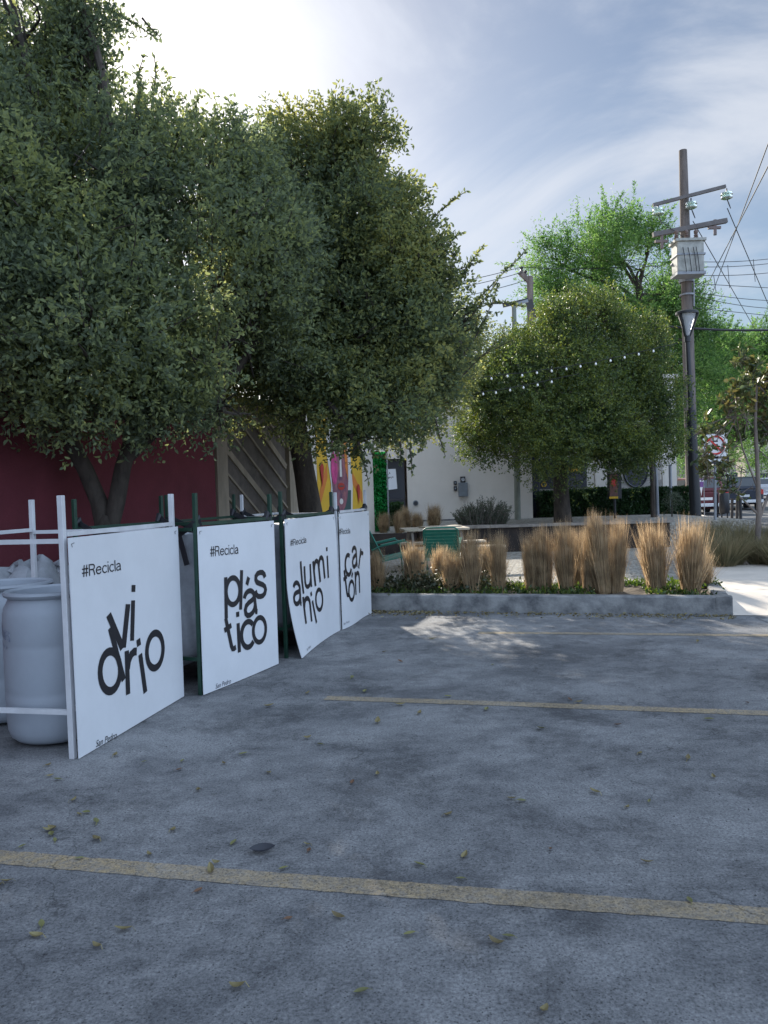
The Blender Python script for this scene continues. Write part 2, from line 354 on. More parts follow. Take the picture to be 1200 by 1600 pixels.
M['dry_leaf'] = mat('dry_dark_leaf', (.02, .022, .03), .5)
M['brown_leaf'] = mat('brown_leaf', (.12, .06, .03), .6, var=.3, vscale=40)
M['awning'] = mat('pale_awning', (.62, .58, .52), .8)
M['purple'] = mat('banner_purple', (.16, .07, .22), .7)

# ------------------------------------------------------------------ foliage
def norm(a): return a/(np.linalg.norm(a, axis=-1, keepdims=True)+1e-9)
def leaf_mesh(name, pos, dirs, length, width, m, parent=None, fold=.25, six=True, curl=.15):
    """one mesh of many small leaves; every leaf is a folded blade of its own"""
    n = len(pos); length = np.broadcast_to(np.asarray(length, float), (n,)); width = np.broadcast_to(np.asarray(width, float), (n,))
    d = norm(dirs); q = norm(rng.normal(size=(n, 3))); a = norm(np.cross(d, q)); b = np.cross(a, d)
    L_ = length[:, None]; W_ = width[:, None]
    if six:
        V = np.stack([pos, pos+d*L_*.32+a*W_*.5+b*W_*fold, pos+d*L_*.68+a*W_*.45+b*(W_*fold-L_*curl*.3), pos+d*L_-b*L_*curl,
                      pos+d*L_*.68-a*W_*.45+b*(W_*fold-L_*curl*.3), pos+d*L_*.32-a*W_*.5+b*W_*fold], 1)
        k = 6; F = np.array([[0, 1, 2, 3], [0, 3, 4, 5]])
    else:
        V = np.stack([pos, pos+d*L_*.45+a*W_*.5+b*W_*fold, pos+d*L_, pos+d*L_*.45-a*W_*.5+b*W_*fold], 1)
        k = 4; F = np.array([[0, 1, 2, 3]])
    base = (np.arange(n)*k)[:, None, None]; F = (F[None]+base).reshape(-1, 4)
    return raw_mesh(name, V.reshape(-1, 3), F, m, parent)
def raw_mesh(name, V, F, m, parent=None, smooth=False):
    me = bpy.data.meshes.new(name); me.vertices.add(len(V)); me.vertices.foreach_set('co', np.ascontiguousarray(V, np.float32).ravel())
    nf = len(F); w = F.shape[1]; me.loops.add(nf*w); me.loops.foreach_set('vertex_index', np.ascontiguousarray(F, np.int32).ravel())
    me.polygons.add(nf); me.polygons.foreach_set('loop_start', np.arange(nf, dtype=np.int32)*w)
    me.update(calc_edges=True); me.validate()
    return finish(name, me, m, parent)
_ph = rng.uniform(0, 6.28, (6, 3)); _fr = rng.normal(size=(6, 3))
def lump(p, f):                                   # smooth pseudo noise in -1..1
    s = 0
    for i in range(6): s = s+np.sin((p@_fr[i])*f+_ph[i, 0])
    return s/3.2

def crown_points(blobs, dens, thr=.35, f=2.2, shell=.42):
    P = []; O = []
    for c, r in blobs:
        c = np.array(c); r = np.array(r if hasattr(r, '__len__') else (r, r, r), float)
        n = int(dens*(r[0]*r[1]*r[2])**(2/3)*12)
        d = norm(rng.normal(size=(n, 3))); u = rng.uniform(0, 1, n)**shell
        wob = 1+.16*lump(d*1.0+c, 4.0)
        p = c+d*r*(u*wob)[:, None]; P.append(p); O.append(norm(d/r)*u[:, None])
    P = np.concatenate(P); O = np.concatenate(O)
    k = lump(P, f) < thr+rng.uniform(-.25, .25, len(P))
    return P[k], O[k]
def sprays(P, O, per, slen, up=.35, spread=.75):
    """leaves set along a small twig at each point"""
    n = len(P); td = norm(O*.8+rng.normal(size=(n, 3))*.55+np.array([0, 0, up]))
    t = rng.uniform(0, 1, (n, per)); pos = P[:, None]+td[:, None]*(t*slen)[..., None]+rng.normal(size=(n, per, 3))*slen*.09
    dr = td[:, None]*.6+rng.normal(size=(n, per, 3))*spread
    return pos.reshape(-1, 3), dr.reshape(-1, 3), td
def limb(mb, a, b, r0, r1, wob=.12, n=7, sides=8, sag=0):
    a = np.array(a, float); b = np.array(b, float); Ln = np.linalg.norm(b-a); pts = []
    o = rng.normal(size=3)*wob*Ln*.5; o2 = rng.normal(size=3)*wob*Ln*.3
    for i in range(n+1):
        t = i/n; pts.append(a+(b-a)*t+o*math.sin(math.pi*t)+o2*math.sin(2*math.pi*t)+np.array([0, 0, sag*Ln*math.sin(math.pi*t)]))
    mb.tube(pts, [r0+(r1-r0)*(i/n)**.8 for i in range(n+1)], sides); return pts

def shoots(starts, dirs, lens, mb, per=26, rad=.008, llen=.085, lw=.034, sides=4):
    """long leafy shoots that break the outline"""
    PP = []; DD = []
    for s, d, Ln in zip(starts, dirs, lens):
        s = np.array(s, float); d = norm(np.array(d, float)); bend = rng.normal(size=3)*.18; pts = []
        for i in range(6):
            t = i/5; pts.append(s+d*Ln*t+bend*Ln*t*t)
        mb.tube(pts, [rad*(1-.7*i/5) for i in range(6)], sides)
        pts = np.array(pts); k = max(6, int(per*Ln))
        tt = rng.uniform(.12, 1, k)*5; ii = np.minimum(tt.astype(int), 4); fr = (tt-ii)[:, None]
        p = pts[ii]*(1-fr)+pts[ii+1]*fr; PP.append(p); DD.append(norm(rng.normal(size=(k, 3)))*.9+d*.7)
    return np.concatenate(PP), np.concatenate(DD)

# ================================================================== THE SETTING
AX = norm(np.array([.304, .953, 0.]))            # along the row of boards
NX = np.array([-AX[1], AX[0], 0.])               # to the left of it
KX = norm(np.array([.963, -.269, 0.]))           # along the kerb
def sheet(name, pts, z, m, kind='structure'):
    mb = MB(); mb.add([(p[0], p[1], z if len(p) < 3 else p[2]) for p in pts], [tuple(range(len(pts)))])
    o = mb.build(name, m); tag(o, kind=kind); return o

sheet('ground', [(-400, -60), (400, -60), (400, 900), (-400, 900)], -.03, M['earth'])
Kc = np.array([3.68, 8.14, 0.])                  # front corner of the kerb
def K(s, t, z=0.): return Kc+KX*s+AX*t+np.array([0, 0, z])
pl = [K(-12, .02), K(14, .02), K(14, -14), K(-12, -14)]
sheet('parking_lot', [K(-9, .05)[:2], K(14, .05)[:2], (18, -8), (-9, -8)], 0.0, M['asphalt'])
sheet('garden_gravel', [K(-8, .1)[:2], K(-.1, .1)[:2], K(-.1, 4.2)[:2], K(1.05, 6.7)[:2], K(1.05, 14)[:2], K(-8, 14)[:2]], .06, M['gravel'])

# painted bay lines, edges a little ragged
def stripe(a, b, w, label):
    a = np.array([*a, 0.]); b = np.array([*b, 0.]); d = norm(b-a); s = np.array([-d[1], d[0], 0]); Ln = np.linalg.norm(b-a); n = int(Ln/.03)
    V = []; F = []
    for i in range(n+1):
        t = i/n; c = a+(b-a)*t+s*.012*math.sin(t*9+Ln); e = [rng.normal()*.0022 for _ in range(2)]
        V += [c+s*(w/2+e[0])+(0, 0, .0022), c-s*(w/2+e[1])+(0, 0, .0022)]
        if i: F.append((2*i-2, 2*i-1, 2*i+1, 2*i))
    mb = MB(); mb.add(V, F); o = mb.build('bay_line', M['paint']); tag(o, kind='structure'); o['label'] = label; return o
stripe((-2.6, 3.27), (5.5, 1.58), .105, 'nearest worn beige bay line painted across the asphalt')
stripe((-.45, 5.32), (6.5, 3.70), .105, 'middle worn beige bay line painted across the asphalt')
stripe((.9, 7.60), (7.5, 6.18), .105, 'farthest worn beige bay line near the kerb')

# concrete kerb round the planting bed: front run and return along the pavement
mb = MB()
kh = .2
prof = [(0, 0.0), (.012, kh-.015), (.03, kh), (.15, kh), (.165, kh-.01), (.165, 0)]
def run(mb, a, b, side, prof):
    n = 60; V = []; F = []
    for i in range(n+1):
        c = a+(b-a)*i/n
        for o_, z in prof: V.append(c+side*(o_+rng.normal()*.0012)+np.array([0, 0, z+(rng.normal()*.0012 if z > 0 else -.02)]))
    k = len(prof)
    for i in range(n):
        for j in range(k-1): F.append((i*k+j, i*k+j+1, (i+1)*k+j+1, (i+1)*k+j))
    F.append(tuple(range(k))); F.append(tuple(n*k+j for j in range(k))[::-1]); mb.add(V, F)
run(mb, K(0, 0), K(-7, 0), AX, prof)
o = mb.build('kerb', M['kerb'], smooth=True); tag(o, kind='structure')
mb = MB(); run(mb, K(0, .002), K(0, 4.3), -KX, prof)
o = mb.build('kerb', M['kerb'], smooth=True); tag(o, kind='structure')
# soil of the bed
V = []; F = []; nx, ny = 60, 12
for j in range(ny+1):
    for i in range(nx+1):
        p = K(-6.8+(6.64)*i/nx, .16+1.5*j/ny, .15+.02*math.sin(i*1.7)*math.sin(j*1.3)+rng.normal()*.008); V.append(p)
for j in range(ny):
    for i in range(nx): a = j*(nx+1)+i; F.append((a, a+1, a+nx+2, a+nx+1))
mb = MB(); mb.add(V, F); tag(mb.build('soil', M['soil']), kind='structure')
# right pavement: short ramp up from the lot, then flat to the far planting strip
mb = MB(); zs = [(0.02, .004), (.95, .12), (1.0, .125), (2.3, .13), (2.312, .118), (2.324, .13), (4.25, .13)]
V = []; F = []
for i, s in enumerate((0.003, 1.5, 1.508, 1.516, 3.2, 6, 20)):
    for t, z in zs: V.append(K(s, t, z-(.01 if i == 2 else 0)))
for i in range(6):
    for j in range(len(zs)-1): F.append((i*7+j, (i+1)*7+j, (i+1)*7+j+1, i*7+j+1))
mb.add(V, F); tag(mb.build('pavement', M['sidewalk']), kind='structure')
sheet('concrete_patch', [K(.35, -.75)[:2], K(1.9, -.75)[:2], K(1.9, -.1)[:2], K(.2, -.1)[:2]], .004, M['kerb'])
sheet('concrete_patch', [K(.75, -1.45)[:2], K(1.9, -1.5)[:2], K(1.9, -1.15)[:2], K(.62, -1.1)[:2]], .004, M['kerb'])
# planting strip on the far side of the pavement, road beyond, far pavement
sheet('planting_strip', [K(-.2, 4.25)[:2], K(14, 4.25)[:2], K(14, 6.6)[:2], K(-.2, 6.6)[:2]], .10, M['soil'])
sheet('road', [(5.2, 14.2), (60, 9), (80, 90), (9, 90)], .0, M['road'])
sheet('far_pavement', [(6.4, 24.5), (11.2, 24.5), (14.0, 34), (8, 34)], .05, M['sidewalk'])
print('setting ok')

# ================================================================== WALL ON THE LEFT
def Wp(Y, z=0.0, off=0.0): return np.array([-5.99+.319*Y, Y, z])-NX*off       # off: towards the lot
WA = norm(np.array([.319, 1, 0.])); WN = np.array([WA[1], -WA[0], 0.])        # WN points to the lot
def wallseg(mb, Y0, Y1, z0, z1, th=.2, off=0.0):
    a = Wp(Y0); b = Wp(Y1); c = (a+b)/2; mb.obox(c+np.array([0, 0, (z0+z1)/2])+WN*(off-th/2), (b-a)/2, WN*th/2, (0, 0, (z1-z0)/2))
HW = 3.25
mb = MB(); wallseg(mb, -7, 11.15, -.05, HW, .22)
t = empty('boundary_wall', Wp(4), 'dark red stucco wall behind the recycling frames', 'wall')
mb.build('wall', M['red_wall'], t)
mb = MB(); wallseg(mb, -7, 11.15, HW, HW+.06, .28, .03); mb.build('coping', M['red_wall'], t)
# timber gate with diagonal slats
t = empty('slatted_gate', Wp(12.5), 'brown timber gate with pale diagonal slats beside the red wall', 'gate')
mb = MB(); wallseg(mb, 11.16, 13.85, .03, 3.0, .04, -.04); mb.build('panel', M['wood_dark'], t)
mb = MB(); wallseg(mb, 11.17, 11.47, 0, 3.05, .09, .03); mb.build('post', M['wood_trim'], t)
mb = MB(); wallseg(mb, 13.55, 13.84, 0, 3.05, .09, .03); mb.build('post', M['wood_trim'], t)
mb = MB()
for k in range(-4, 13):
    w = .10 if k % 3 == 0 else .035
    ya, za = 11.5, .0+k*.36; slope = -.62*1.05
    yb, zb = 13.52, za+slope*2.02
    def cl(y, z, y2, z2):
        pts = []
        for (p, q, p2, q2) in ((y, z, y2, z2),):
            t0, t1 = 0., 1.
            dz = q2-q
            for lim, sg in ((.1, 1), (2.95, -1)):
                f0 = (q-lim)*sg; f1 = (q2-lim)*sg
                if f0 < 0 and f1 < 0: return None
                if f0 < 0: t0 = max(t0, f0/(f0-f1))
                if f1 < 0: t1 = min(t1, f0/(f0-f1))
            if t1-t0 < .03: return None
            return (p+(p2-p)*t0, q+dz*t0, p+(p2-p)*t1, q+dz*t1)
    c = cl(ya, za, yb, zb)
    if c: mb.bar(Wp(c[0], c[1])+WN*-.03, Wp(c[2], c[3])+WN*-.03, .04, w, up=(0, 0, 1))
mb.build('diagonal_slats', M['wood_trim'], t)
# cream wall with the mural
t = empty('mural_wall', Wp(16), 'cream wall with a painted mural at the end of the left wall', 'wall')
mb = MB(); wallseg(mb, 13.86, 18.0, -.05, 3.35, .25, .02); mb.build('wall', M['cream_wall'], t)
def poly_on_wall(name, pts, m, off, parent):
    """flat painted shape; pts in (Y along wall, z)"""
    mb = MB(); mb.add([Wp(y, z)+WN*(off) for y, z in pts], [tuple(range(len(pts)))]); return mb.build(name, m, parent)
def oval(cy, cz, ry, rz, n=28, sq=2.0):
    return [(cy+ry*math.copysign(abs(math.cos(a))**(2/sq), math.cos(a)), cz+rz*math.copysign(abs(math.sin(a))**(2/sq), math.sin(a))) for a in [2*math.pi*i/n for i in range(n)]]
mr_ = poly_on_wall('mural', [(14.75, .95), (17.25, .95), (17.25, 3.1), (14.75, 3.1)], M['yellow'], .024, t)
j = .004
def pl_(pts, m, lvl): return poly_on_wall('painted_shape', pts, m, .024+lvl*j, mr_)
pl_([(14.85, 1.2), (15.25, 1.75), (15.25, 2.05), (14.85, 1.5)], M['orange'], 1)
pl_([(16.62, 1.9), (17.2, 1.45), (17.2, 1.2), (16.62, 1.65)], M['orange'], 1)
pl_([(15.27, .95), (16.55, .95), (16.62, 1.6), (16.5, 2.4), (16.35, 3.1), (15.32, 3.1), (15.22, 2.3), (15.42, 1.6)], M['mural_white'], 2)
pl_([(15.5, .95), (16.45, .95), (16.5, 1.5), (15.48, 1.5)], M['mural_dark'], 3)
pl_(oval(15.9, 1.95, .46, .88, sq=2.3), M['mural_skin'], 4)
pl_(oval(15.58, 1.95, .17, .33), M['mural_pink'], 5)
pl_([(16.18, 2.0), (16.32, 1.7), (16.34, 2.9), (16.1, 2.9)], M['orange'], 5)
pl_([(15.85, 1.78), (15.98, 1.78), (15.94, 2.5), (15.88, 2.5)], M['mural_white'], 6)
pl_(oval(15.92, 1.58, .19, .075), M['mural_red'], 6)
pl_(oval(15.92, 1.585, .15, .012), M['mural_dark'], 7)
pl_(oval(15.9, 1.27, .10, .06), M['mural_white'], 6)
pl_([(15.45, 3.0), (15.6, 2.2), (15.7, 2.6), (15.78, 3.05)], M['mural_white'], 6)
pl_([(15.9, 3.05), (16.0, 2.45), (16.1, 3.05)], M['yellow'], 6)
for cy, cz in ((14.95, 1.85), (16.93, 1.45)):
    pl_(oval(cy, cz+.08, .09, .10)[:15]+[(cy, cz-.28)], M['mural_red'], 6)
# low steel stub between mural wall and ivy panel is the wall's own end; ivy panel
p0 = D(575, 750, 18.6); p1 = D(604, 750, 18.75)
t = empty('ivy_panel', (p0[0], p0[1], 0), 'bright green artificial ivy panel at the end of the mural wall', 'hedge panel')
mb = MB(); zt = D(590, 706, 18.6)[2]; mb.box(p0[0]-.12, p1[0], p0[1]+.05, p0[1]+.12, .3, zt); mb.build('backing', M['ivy'], t)
n = 2600; P = np.stack([rng.uniform(p0[0]-.12, p1[0], n), np.full(n, p0[1]+.02)+rng.uniform(-.04, .03, n), rng.uniform(.3, zt+.02, n)], 1)
leaf_mesh('ivy_leaves', P, rng.normal(size=(n, 3))*.5+np.array([0, -.6, -.5]), .07, .05, M['leaf_ivy'], t, six=False)
mb = MB(); mb.box(p1[0]+.005, p1[0]+.04, p0[1]-.02, p0[1]+.12, .3, zt+.05); mb.build('edge_post', M['galv'], t)

# ================================================================== CREAM BUILDING
YB = 22.0
def bx_(px, Y=YB): return D(px, 770, Y)[0]
def bz_(py, px, Y=YB): return D(px, py, Y)[2]
bld = empty('cream_building', (4, YB, 0), 'long cream single storey building behind the garden trees', 'building')
xa0, xa1 = bx_(637), bx_(832)
mb = MB(); mb.box(xa0, xa1, YB, YB+8, 0, 4.95); mb.build('wall', M['cream_wall'], bld)
mb = MB(); mb.box(xa0-.08, xa1+.08, YB-.08, YB+8, 4.95, 5.08); mb.build('coping', M['cream_wall'], bld)
YR = 23.2
xb0, xb1 = bx_(832, YR), bx_(1058, YR)
mb = MB(); mb.box(xa1+.003, xb1, YR, YR+8, 0, 4.6); mb.build('wall', M['cream_wall'], bld)
mb = MB(); mb.box(xa1+.09, xb1+.08, YR-.08, YR+8, 4.6, 4.72); mb.build('coping', M['cream_wall'], bld)
for px in (930, 957, 1035):
    mb = MB(); x = bx_(px, YR); mb.box(x, x+.08, YR-.04, YR-.003, 0, 4.58); mb.build('pilaster', M['cream_wall'], bld)
# dark recessed doorway left of the big wall, wall above it
xd0, xd1 = bx_(596), bx_(636.5)
mb = MB(); zd = bz_(716, 620); mb.box(-2.5, xa0-.003, YB+.3, YB+8, zd, 4.4); mb.box(-2.5, xd0, YB+.3, YB+8, 0, zd-.003); mb.build('wall', M['cream_wall'], bld)
mb = MB(); mb.box(xd0+.003, xd1-.05, YB+.5, YB+.56, 0, zd); dr = mb.build('door', M['dark_door'], bld)
mb = MB(); zz0 = bz_(782, 620); mb.box(xd0+.02, xd1-.07, YB+.47, YB+.497, zz0, zz0+.05); mb.build('door_rail', M['meter_dark'], dr)
# dark upright strip where the two wall blocks meet
mb = MB(); mb.box(xa1+.004, bx_(842, YR)-.0, YR-.12, YR-.004, .3, 4.5); mb.build('dark_upright_strip', M['dark_door'], bld)
# dark shop banner and its glass
x0, x1 = bx_(843.5, YR), bx_(917, YR); z0, z1 = bz_(763, 880, YR), bz_(716, 880, YR)
bn = MB(); bn.box(x0, x1, YR-.03, YR-.004, z0, z1); bn = bn.build('window', M['dark_door'], bld)
mb = MB(); xm = bx_(870, YR); mb.box(xm, xm+.1, YR-.05, YR-.032, z0, z1); mb.build('mullion', M['sign_white'], bn)
# stone base with a dark window to the right
x0, x1 = bx_(966, YR), bx_(1034, YR)
rows = 6
for r_ in range(rows):
    xs = x0; r_z0 = .5+r_*.27
    mb = MB()
    while xs < x1-.1:
        w = rng.uniform(.35, .7); mb.box(xs+.006, min(xs+w, x1)-.006, YR-.03-rng.uniform(0, .012), YR-.003, r_z0+.006, r_z0+.264); xs += w
    mb.build('stone_course', M['stone'], bld)
xc = bx_(993, YR); zc = bz_(735, 993, YR)
mb = MB(); mb.add([(xc+.36*math.cos(a), YR-.055, zc+.5*math.sin(a)) for a in [2*math.pi*i/24 for i in range(24)]], [tuple(range(24))]); mb.tube([(xc+.36*math.cos(a), YR-.05, zc+.5*math.sin(a)) for a in [2*math.pi*i/24 for i in range(25)]], .03, 6, False)
mb.build('oval_window', M['dark_door'], bld)
# base band
mb = MB(); mb.box(xa0, bx_(745), YB-.03, YB-.003, .0, bz_(811, 700)); mb.build('plinth', M['kerb'], bld)

# lettering ---------------------------------------------------------
def glyph(body, italic=0.0, bold=0.0):
    cu_ = bpy.data.curves.new('t', 'FONT'); cu_.body = body; cu_.shear = italic; cu_.offset = bold; cu_.resolution_u = 6; cu_.size = 1.0
    ob = bpy.data.objects.new('t', cu_); COL.objects.link(ob)
    dg = bpy.context.evaluated_depsgraph_get(); dg.update(); me = bpy.data.meshes.new_from_object(ob.evaluated_get(dg))
    V = np.array([v.co[:] for v in me.vertices]); F = [tuple(p.vertices) for p in me.polygons]
    bpy.data.objects.remove(ob); bpy.data.meshes.remove(me); bpy.data.curves.remove(cu_)
    return V[:, :2], F
SW = .096
def _arc(cx, cy, rx, ry, a0, a1, n=26): return [(cx+rx*math.cos(math.radians(a0+(a1-a0)*i/n)), cy+ry*math.sin(math.radians(a0+(a1-a0)*i/n))) for i in range(n+1)]
GL = {
 'v': [[(.04, .52), (.225, .0)], [(.43, .52), (.245, .0)]], 'i': [[(.05, 0), (.05, .52)], [(.05, .63), (.05, .72)]], 'l': [[(.05, 0), (.05, .72)]],
 'd': [_arc(.26, .26, .21, .235, 0, 360), [(.465, 0), (.465, .72)]], 'p': [[(.05, -.2), (.05, .52)], _arc(.265, .26, .21, .235, 0, 360)], 'o': [_arc(.27, .26, .225, .235, 0, 360, 40)],
 'a': [_arc(.225, .345, .165, .13, 165, 0, 14)+[(.392, .30), (.392, .09), (.40, .045), (.44, .03)], [(.39, .315), (.30, .285), (.19, .27), (.10, .235), (.055, .17), (.06, .10), (.105, .055), (.18, .04), (.27, .055), (.345, .10), (.39, .17)]],
 's': [[(.385, .375), (.36, .435), (.30, .472), (.22, .48), (.13, .465), (.075, .42), (.07, .36), (.11, .31), (.2, .28), (.30, .25), (.37, .21), (.395, .15), (.365, .085), (.30, .05), (.22, .042), (.13, .055), (.07, .10), (.05, .165)]],
 't': [[(.13, .67), (.13, .12), (.145, .06), (.19, .042), (.25, .042)], [(.02, .48), (.25, .48)]], 'c': [_arc(.25, .26, .205, .22, 42, 318)],
 'u': [[(.05, .52), (.05, .18), (.07, .10), (.12, .055), (.2, .042), (.29, .06), (.35, .11), (.39, .2)], [(.40, 0), (.40, .52)]],
 'n': [[(.05, 0), (.05, .52)], [(.06, .32), (.10, .41), (.16, .46), (.24, .478), (.32, .46), (.375, .41), (.39, .33), (.39, 0)]],
 'm': [[(.05, 0), (.05, .52)], [(.06, .33), (.1, .42), (.17, .475), (.23, .478), (.29, .45), (.325, .40), (.33, .33), (.33, 0)], [(.34, .33), (.38, .42), (.45, .475), (.51, .478), (.57, .45), (.605, .40), (.61, .33), (.61, 0)]],
 'r': [[(.05, 0), (.05, .52)], [(.06, .30), (.09, .39), (.15, .455), (.22, .478), (.28, .47)]],
 'R': [[(.06, 0), (.06, .72)], [(.06, .68), (.32, .68), (.42, .66), (.48, .60), (.49, .53), (.46, .43), (.38, .375), (.06, .37)], [(.34, .37), (.43, .28), (.50, 0)]],
 'e': [[(.06, .28), (.45, .28), (.44, .37), (.39, .44), (.32, .475), (.25, .478), (.17, .46), (.10, .41), (.06, .34), (.047, .26), (.06, .17), (.11, .09), (.18, .05), (.26, .042), (.35, .06), (.41, .11), (.44, .16)]],
 '#': [[(.15, 0), (.22, .72)], [(.36, 0), (.43, .72)], [(.02, .24), (.52, .24)], [(.04, .48), (.54, .48)]]}
GL['á'] = GL['a']+[[(.19, .60), (.28, .72)]]; GL['ó'] = GL['o']+[[(.24, .60), (.33, .72)]]
def ribbon(pl, w):
    pl = np.array(pl, float); closed = len(pl) > 20 and np.linalg.norm(pl[0]-pl[-1]) < 1e-6
    V = []; n = len(pl)
    for i in range(n):
        a = pl[i-1] if i else (pl[-2] if closed else pl[0]); b = pl[i+1] if i < n-1 else (pl[1] if closed else pl[-1]); d = norm(b-a)
        q = np.array([-d[1], d[0]]); 
        if 0 < i < n-1:
            d1 = norm(pl[i]-pl[i-1]); k = abs(np.dot(np.array([-d1[1], d1[0]]), q)); q = q/max(k, .6)
        V += [pl[i]+q*w/2, pl[i]-q*w/2]
    return np.array(V), [(2*i, 2*i+1, 2*i+3, 2*i+2) for i in range(n-1)]
def gl(ch, w=SW):
    V = []; F = []; n = 0
    for st in GL[ch]:
        st = np.array(st, float)
        if len(st) == 2: st = np.array([st[0]+(st[1]-st[0])*q for q in (0, .25, .5, .75, 1)])
        v, f = ribbon(st, w); V.append(v); F += [tuple(i+n for i in g_) for g_ in f]; n += len(v)
    return np.concatenate(V), F
def gl_line(body, w=.078):
    V = []; F = []; n = 0; x = 0
    for ch in body:
        v, f = gl(ch, w); v = v-[v[:, 0].min(), 0]+[x, 0]; x = v[:, 0].max()+(.07 if ch != '#' else .05); V.append(v); F += [tuple(i+n for i in g_) for g_ in f]; n += len(v)
    return np.concatenate(V), F
def text_flat(body, origin, xdir, zdir, size, m, name, parent, sx=1.0, **k):
    V, F = glyph(body, **k); V = V-V.min(0); h = V[:, 1].max(); s = size/h; V = V*s
    mb = MB(); mb.add(np.array(origin)+V[:, :1]*sx*np.array(xdir)+V[:, 1:]*np.array(zdir), F); return mb.build(name, m, parent)
text_flat('UELE', (bx_(889, YR), YR-.034, bz_(737, 880, YR)), (1, 0, 0), (0, 0, 1), .12, M['yellow'], 'lettering', bn, 1.15, bold=.02)
mb = MB(); xq, zq = bx_(849.5, YR), bz_(757, 850, YR); mb.tube([(xq+.07*math.cos(a), YR-.035, zq+.07*math.sin(a)) for a in [2*math.pi*i/16 for i in range(17)]], .018, 6, False); mb.build('round_logo', M['yellow'], bn)
pp = empty('paper_notice', (xd0+.2, YB+.4, 1.4), 'white paper notice with a phone number on the dark door', 'notice')
c0, c1 = bx_(601), bx_(621.5); z0, z1 = bz_(766, 612), bz_(732, 612)
mb = MB(); mb.add([(c0, YB+.455, z0), (c1, YB+.455, z0+.04), (c1-.03, YB+.455, z1), (c0, YB+.455, z1), (c0, YB+.46, z0), (c1, YB+.46, z0+.04), (c1-.03, YB+.46, z1), (c0, YB+.46, z1)], [(0, 1, 2, 3), (7, 6, 5, 4), (0, 4, 5, 1), (1, 5, 6, 2), (2, 6, 7, 3), (3, 7, 4, 0)]); mb.build('paper', M['poster'], pp)
text_flat('8 8919', (c0+.05, YB+.452, z0+.33), (1, 0, .06), (0, 0, 1), .06, M['ink'], 'lettering', pp, 1.0, bold=.02)
text_flat('T A', (c0+.07, YB+.452, z0+.47), (1, 0, .06), (0, 0, 1), .055, M['ink'], 'lettering', pp, 1.0, bold=.02)

# electricity meter on the wall
t = empty('electricity_meter', (bx_(722), YB-.1, 1.6), 'grey electricity meter box on the cream wall', 'meter')
x0, x1 = bx_(716), bx_(730.5); z0, z1 = bz_(776, 722), bz_(754, 722)
mb = MB(); mb.box(x0, x1, YB-.14, YB-.003, z0, z1); mb.build('box', M['meter'], t, bevel=.02)
mb = MB(); xm = (x0+x1)/2; mb.box(xm-.07, xm+.07, YB-.12, YB-.003, z1+.003, z1+.17); mb.build('dial_housing', M['meter_dark'], t)
mb = MB(); mb.tube([(xm, YB-.12, z1+.085), (xm, YB-.17, z1+.085)], .05, 14); mb.build('dial', M['lens'], t)
mb = MB(); mb.tube([(xm, YB-.02, z0), (xm, YB-.02, .6)], .02, 6); mb.build('conduit', M['cream_wall'], t)
for py, py2 in ((757.5, 751.5), (767, 759.5)):
    t = empty('switch_box', (bx_(711), YB, bz_(py, 711)), 'upper small round dark switch box left of the meter' if py < 760 else 'lower small dark switch box left of the meter', 'switch box')
    mb = MB(); mb.box(bx_(709), bx_(714), YB-.06, YB-.003, bz_(py, 711), bz_(py2, 711)); mb.build('cover', M['meter_dark'], t, bevel=.015)
    mb = MB(); mb.tube([(bx_(711.5), YB-.06, bz_((py+py2)/2, 711)), (bx_(711.5), YB-.08, bz_((py+py2)/2, 711))], .025, 8); mb.build('knob', M['meter'], t)
t = empty('wall_vent', (bx_(649), YB, bz_(787, 649)), 'small round vent pipe low on the cream wall', 'vent')
mb = MB(); mb.tube([(bx_(649), YB, bz_(786, 649)), (bx_(649), YB-.08, bz_(786, 649))], .055, 12); mb.build('pipe', M['meter_dark'], t)
mb = MB(); mb.tube([(bx_(649), YB-.003, bz_(786, 649)), (bx_(649), YB-.02, bz_(786, 649))], .08, 12); mb.build('flange', M['meter'], t)
print('building ok')

# ================================================================== RAISED PLANTER
YP = 16.6
def px_at(px, Y): return D(px, 800, Y)[0]
t = empty('raised_planter', (px_at(660, YP), YP, 0), 'dark raised planter with a weathered wooden rim under the round tree', 'planter')
xl, xr = px_at(655, YP), px_at(1046, YP); zr = D(660, 826, YP)[2]
mb = MB(); mb.box(xl, xr, YP, YP+.08, .03, zr-.03); mb.box(xl, xl+.08, YP+.083, YP+5.2, .03, zr-.03); mb.build('wall', M['planter_steel'], t)
mb = MB()
for i in range(7):
    a = xl-.06+(xr-xl+.12)*i/7; b = xl-.06+(xr-xl+.12)*(i+1)/7
    mb.box(a+.004, b-.004, YP-.08, YP+.30, zr-.027, zr+.03+rng.uniform(-.004, .004))
mb.build('rim_boards', M['rim_wood'], t)
mb = MB(); mb.box(xl+.083, xr+2, YP+.32, YB-.05, .0, zr-.05); mb.build('earth_fill', M['gravel'], t)
# left low planter behind the chairs
t = empty('low_planter', (px_at(600, 16), 16.8, 0), 'low dark planter holding sunlit straw grasses by the ivy panel', 'planter')
xl2, xr2 = px_at(560, 16.8), px_at(655, 16.8)-.06; zr2 = D(600, 834, 16.8)[2]
mb = MB(); mb.box(xl2, xr2, 16.8, 16.88, .03, zr2); mb.build('wall', M['planter_steel'], t)
mb = MB(); mb.box(xl2, xr2, 16.883, 21.9, .0, zr2-.04); mb.build('earth_fill', M['gravel'], t)

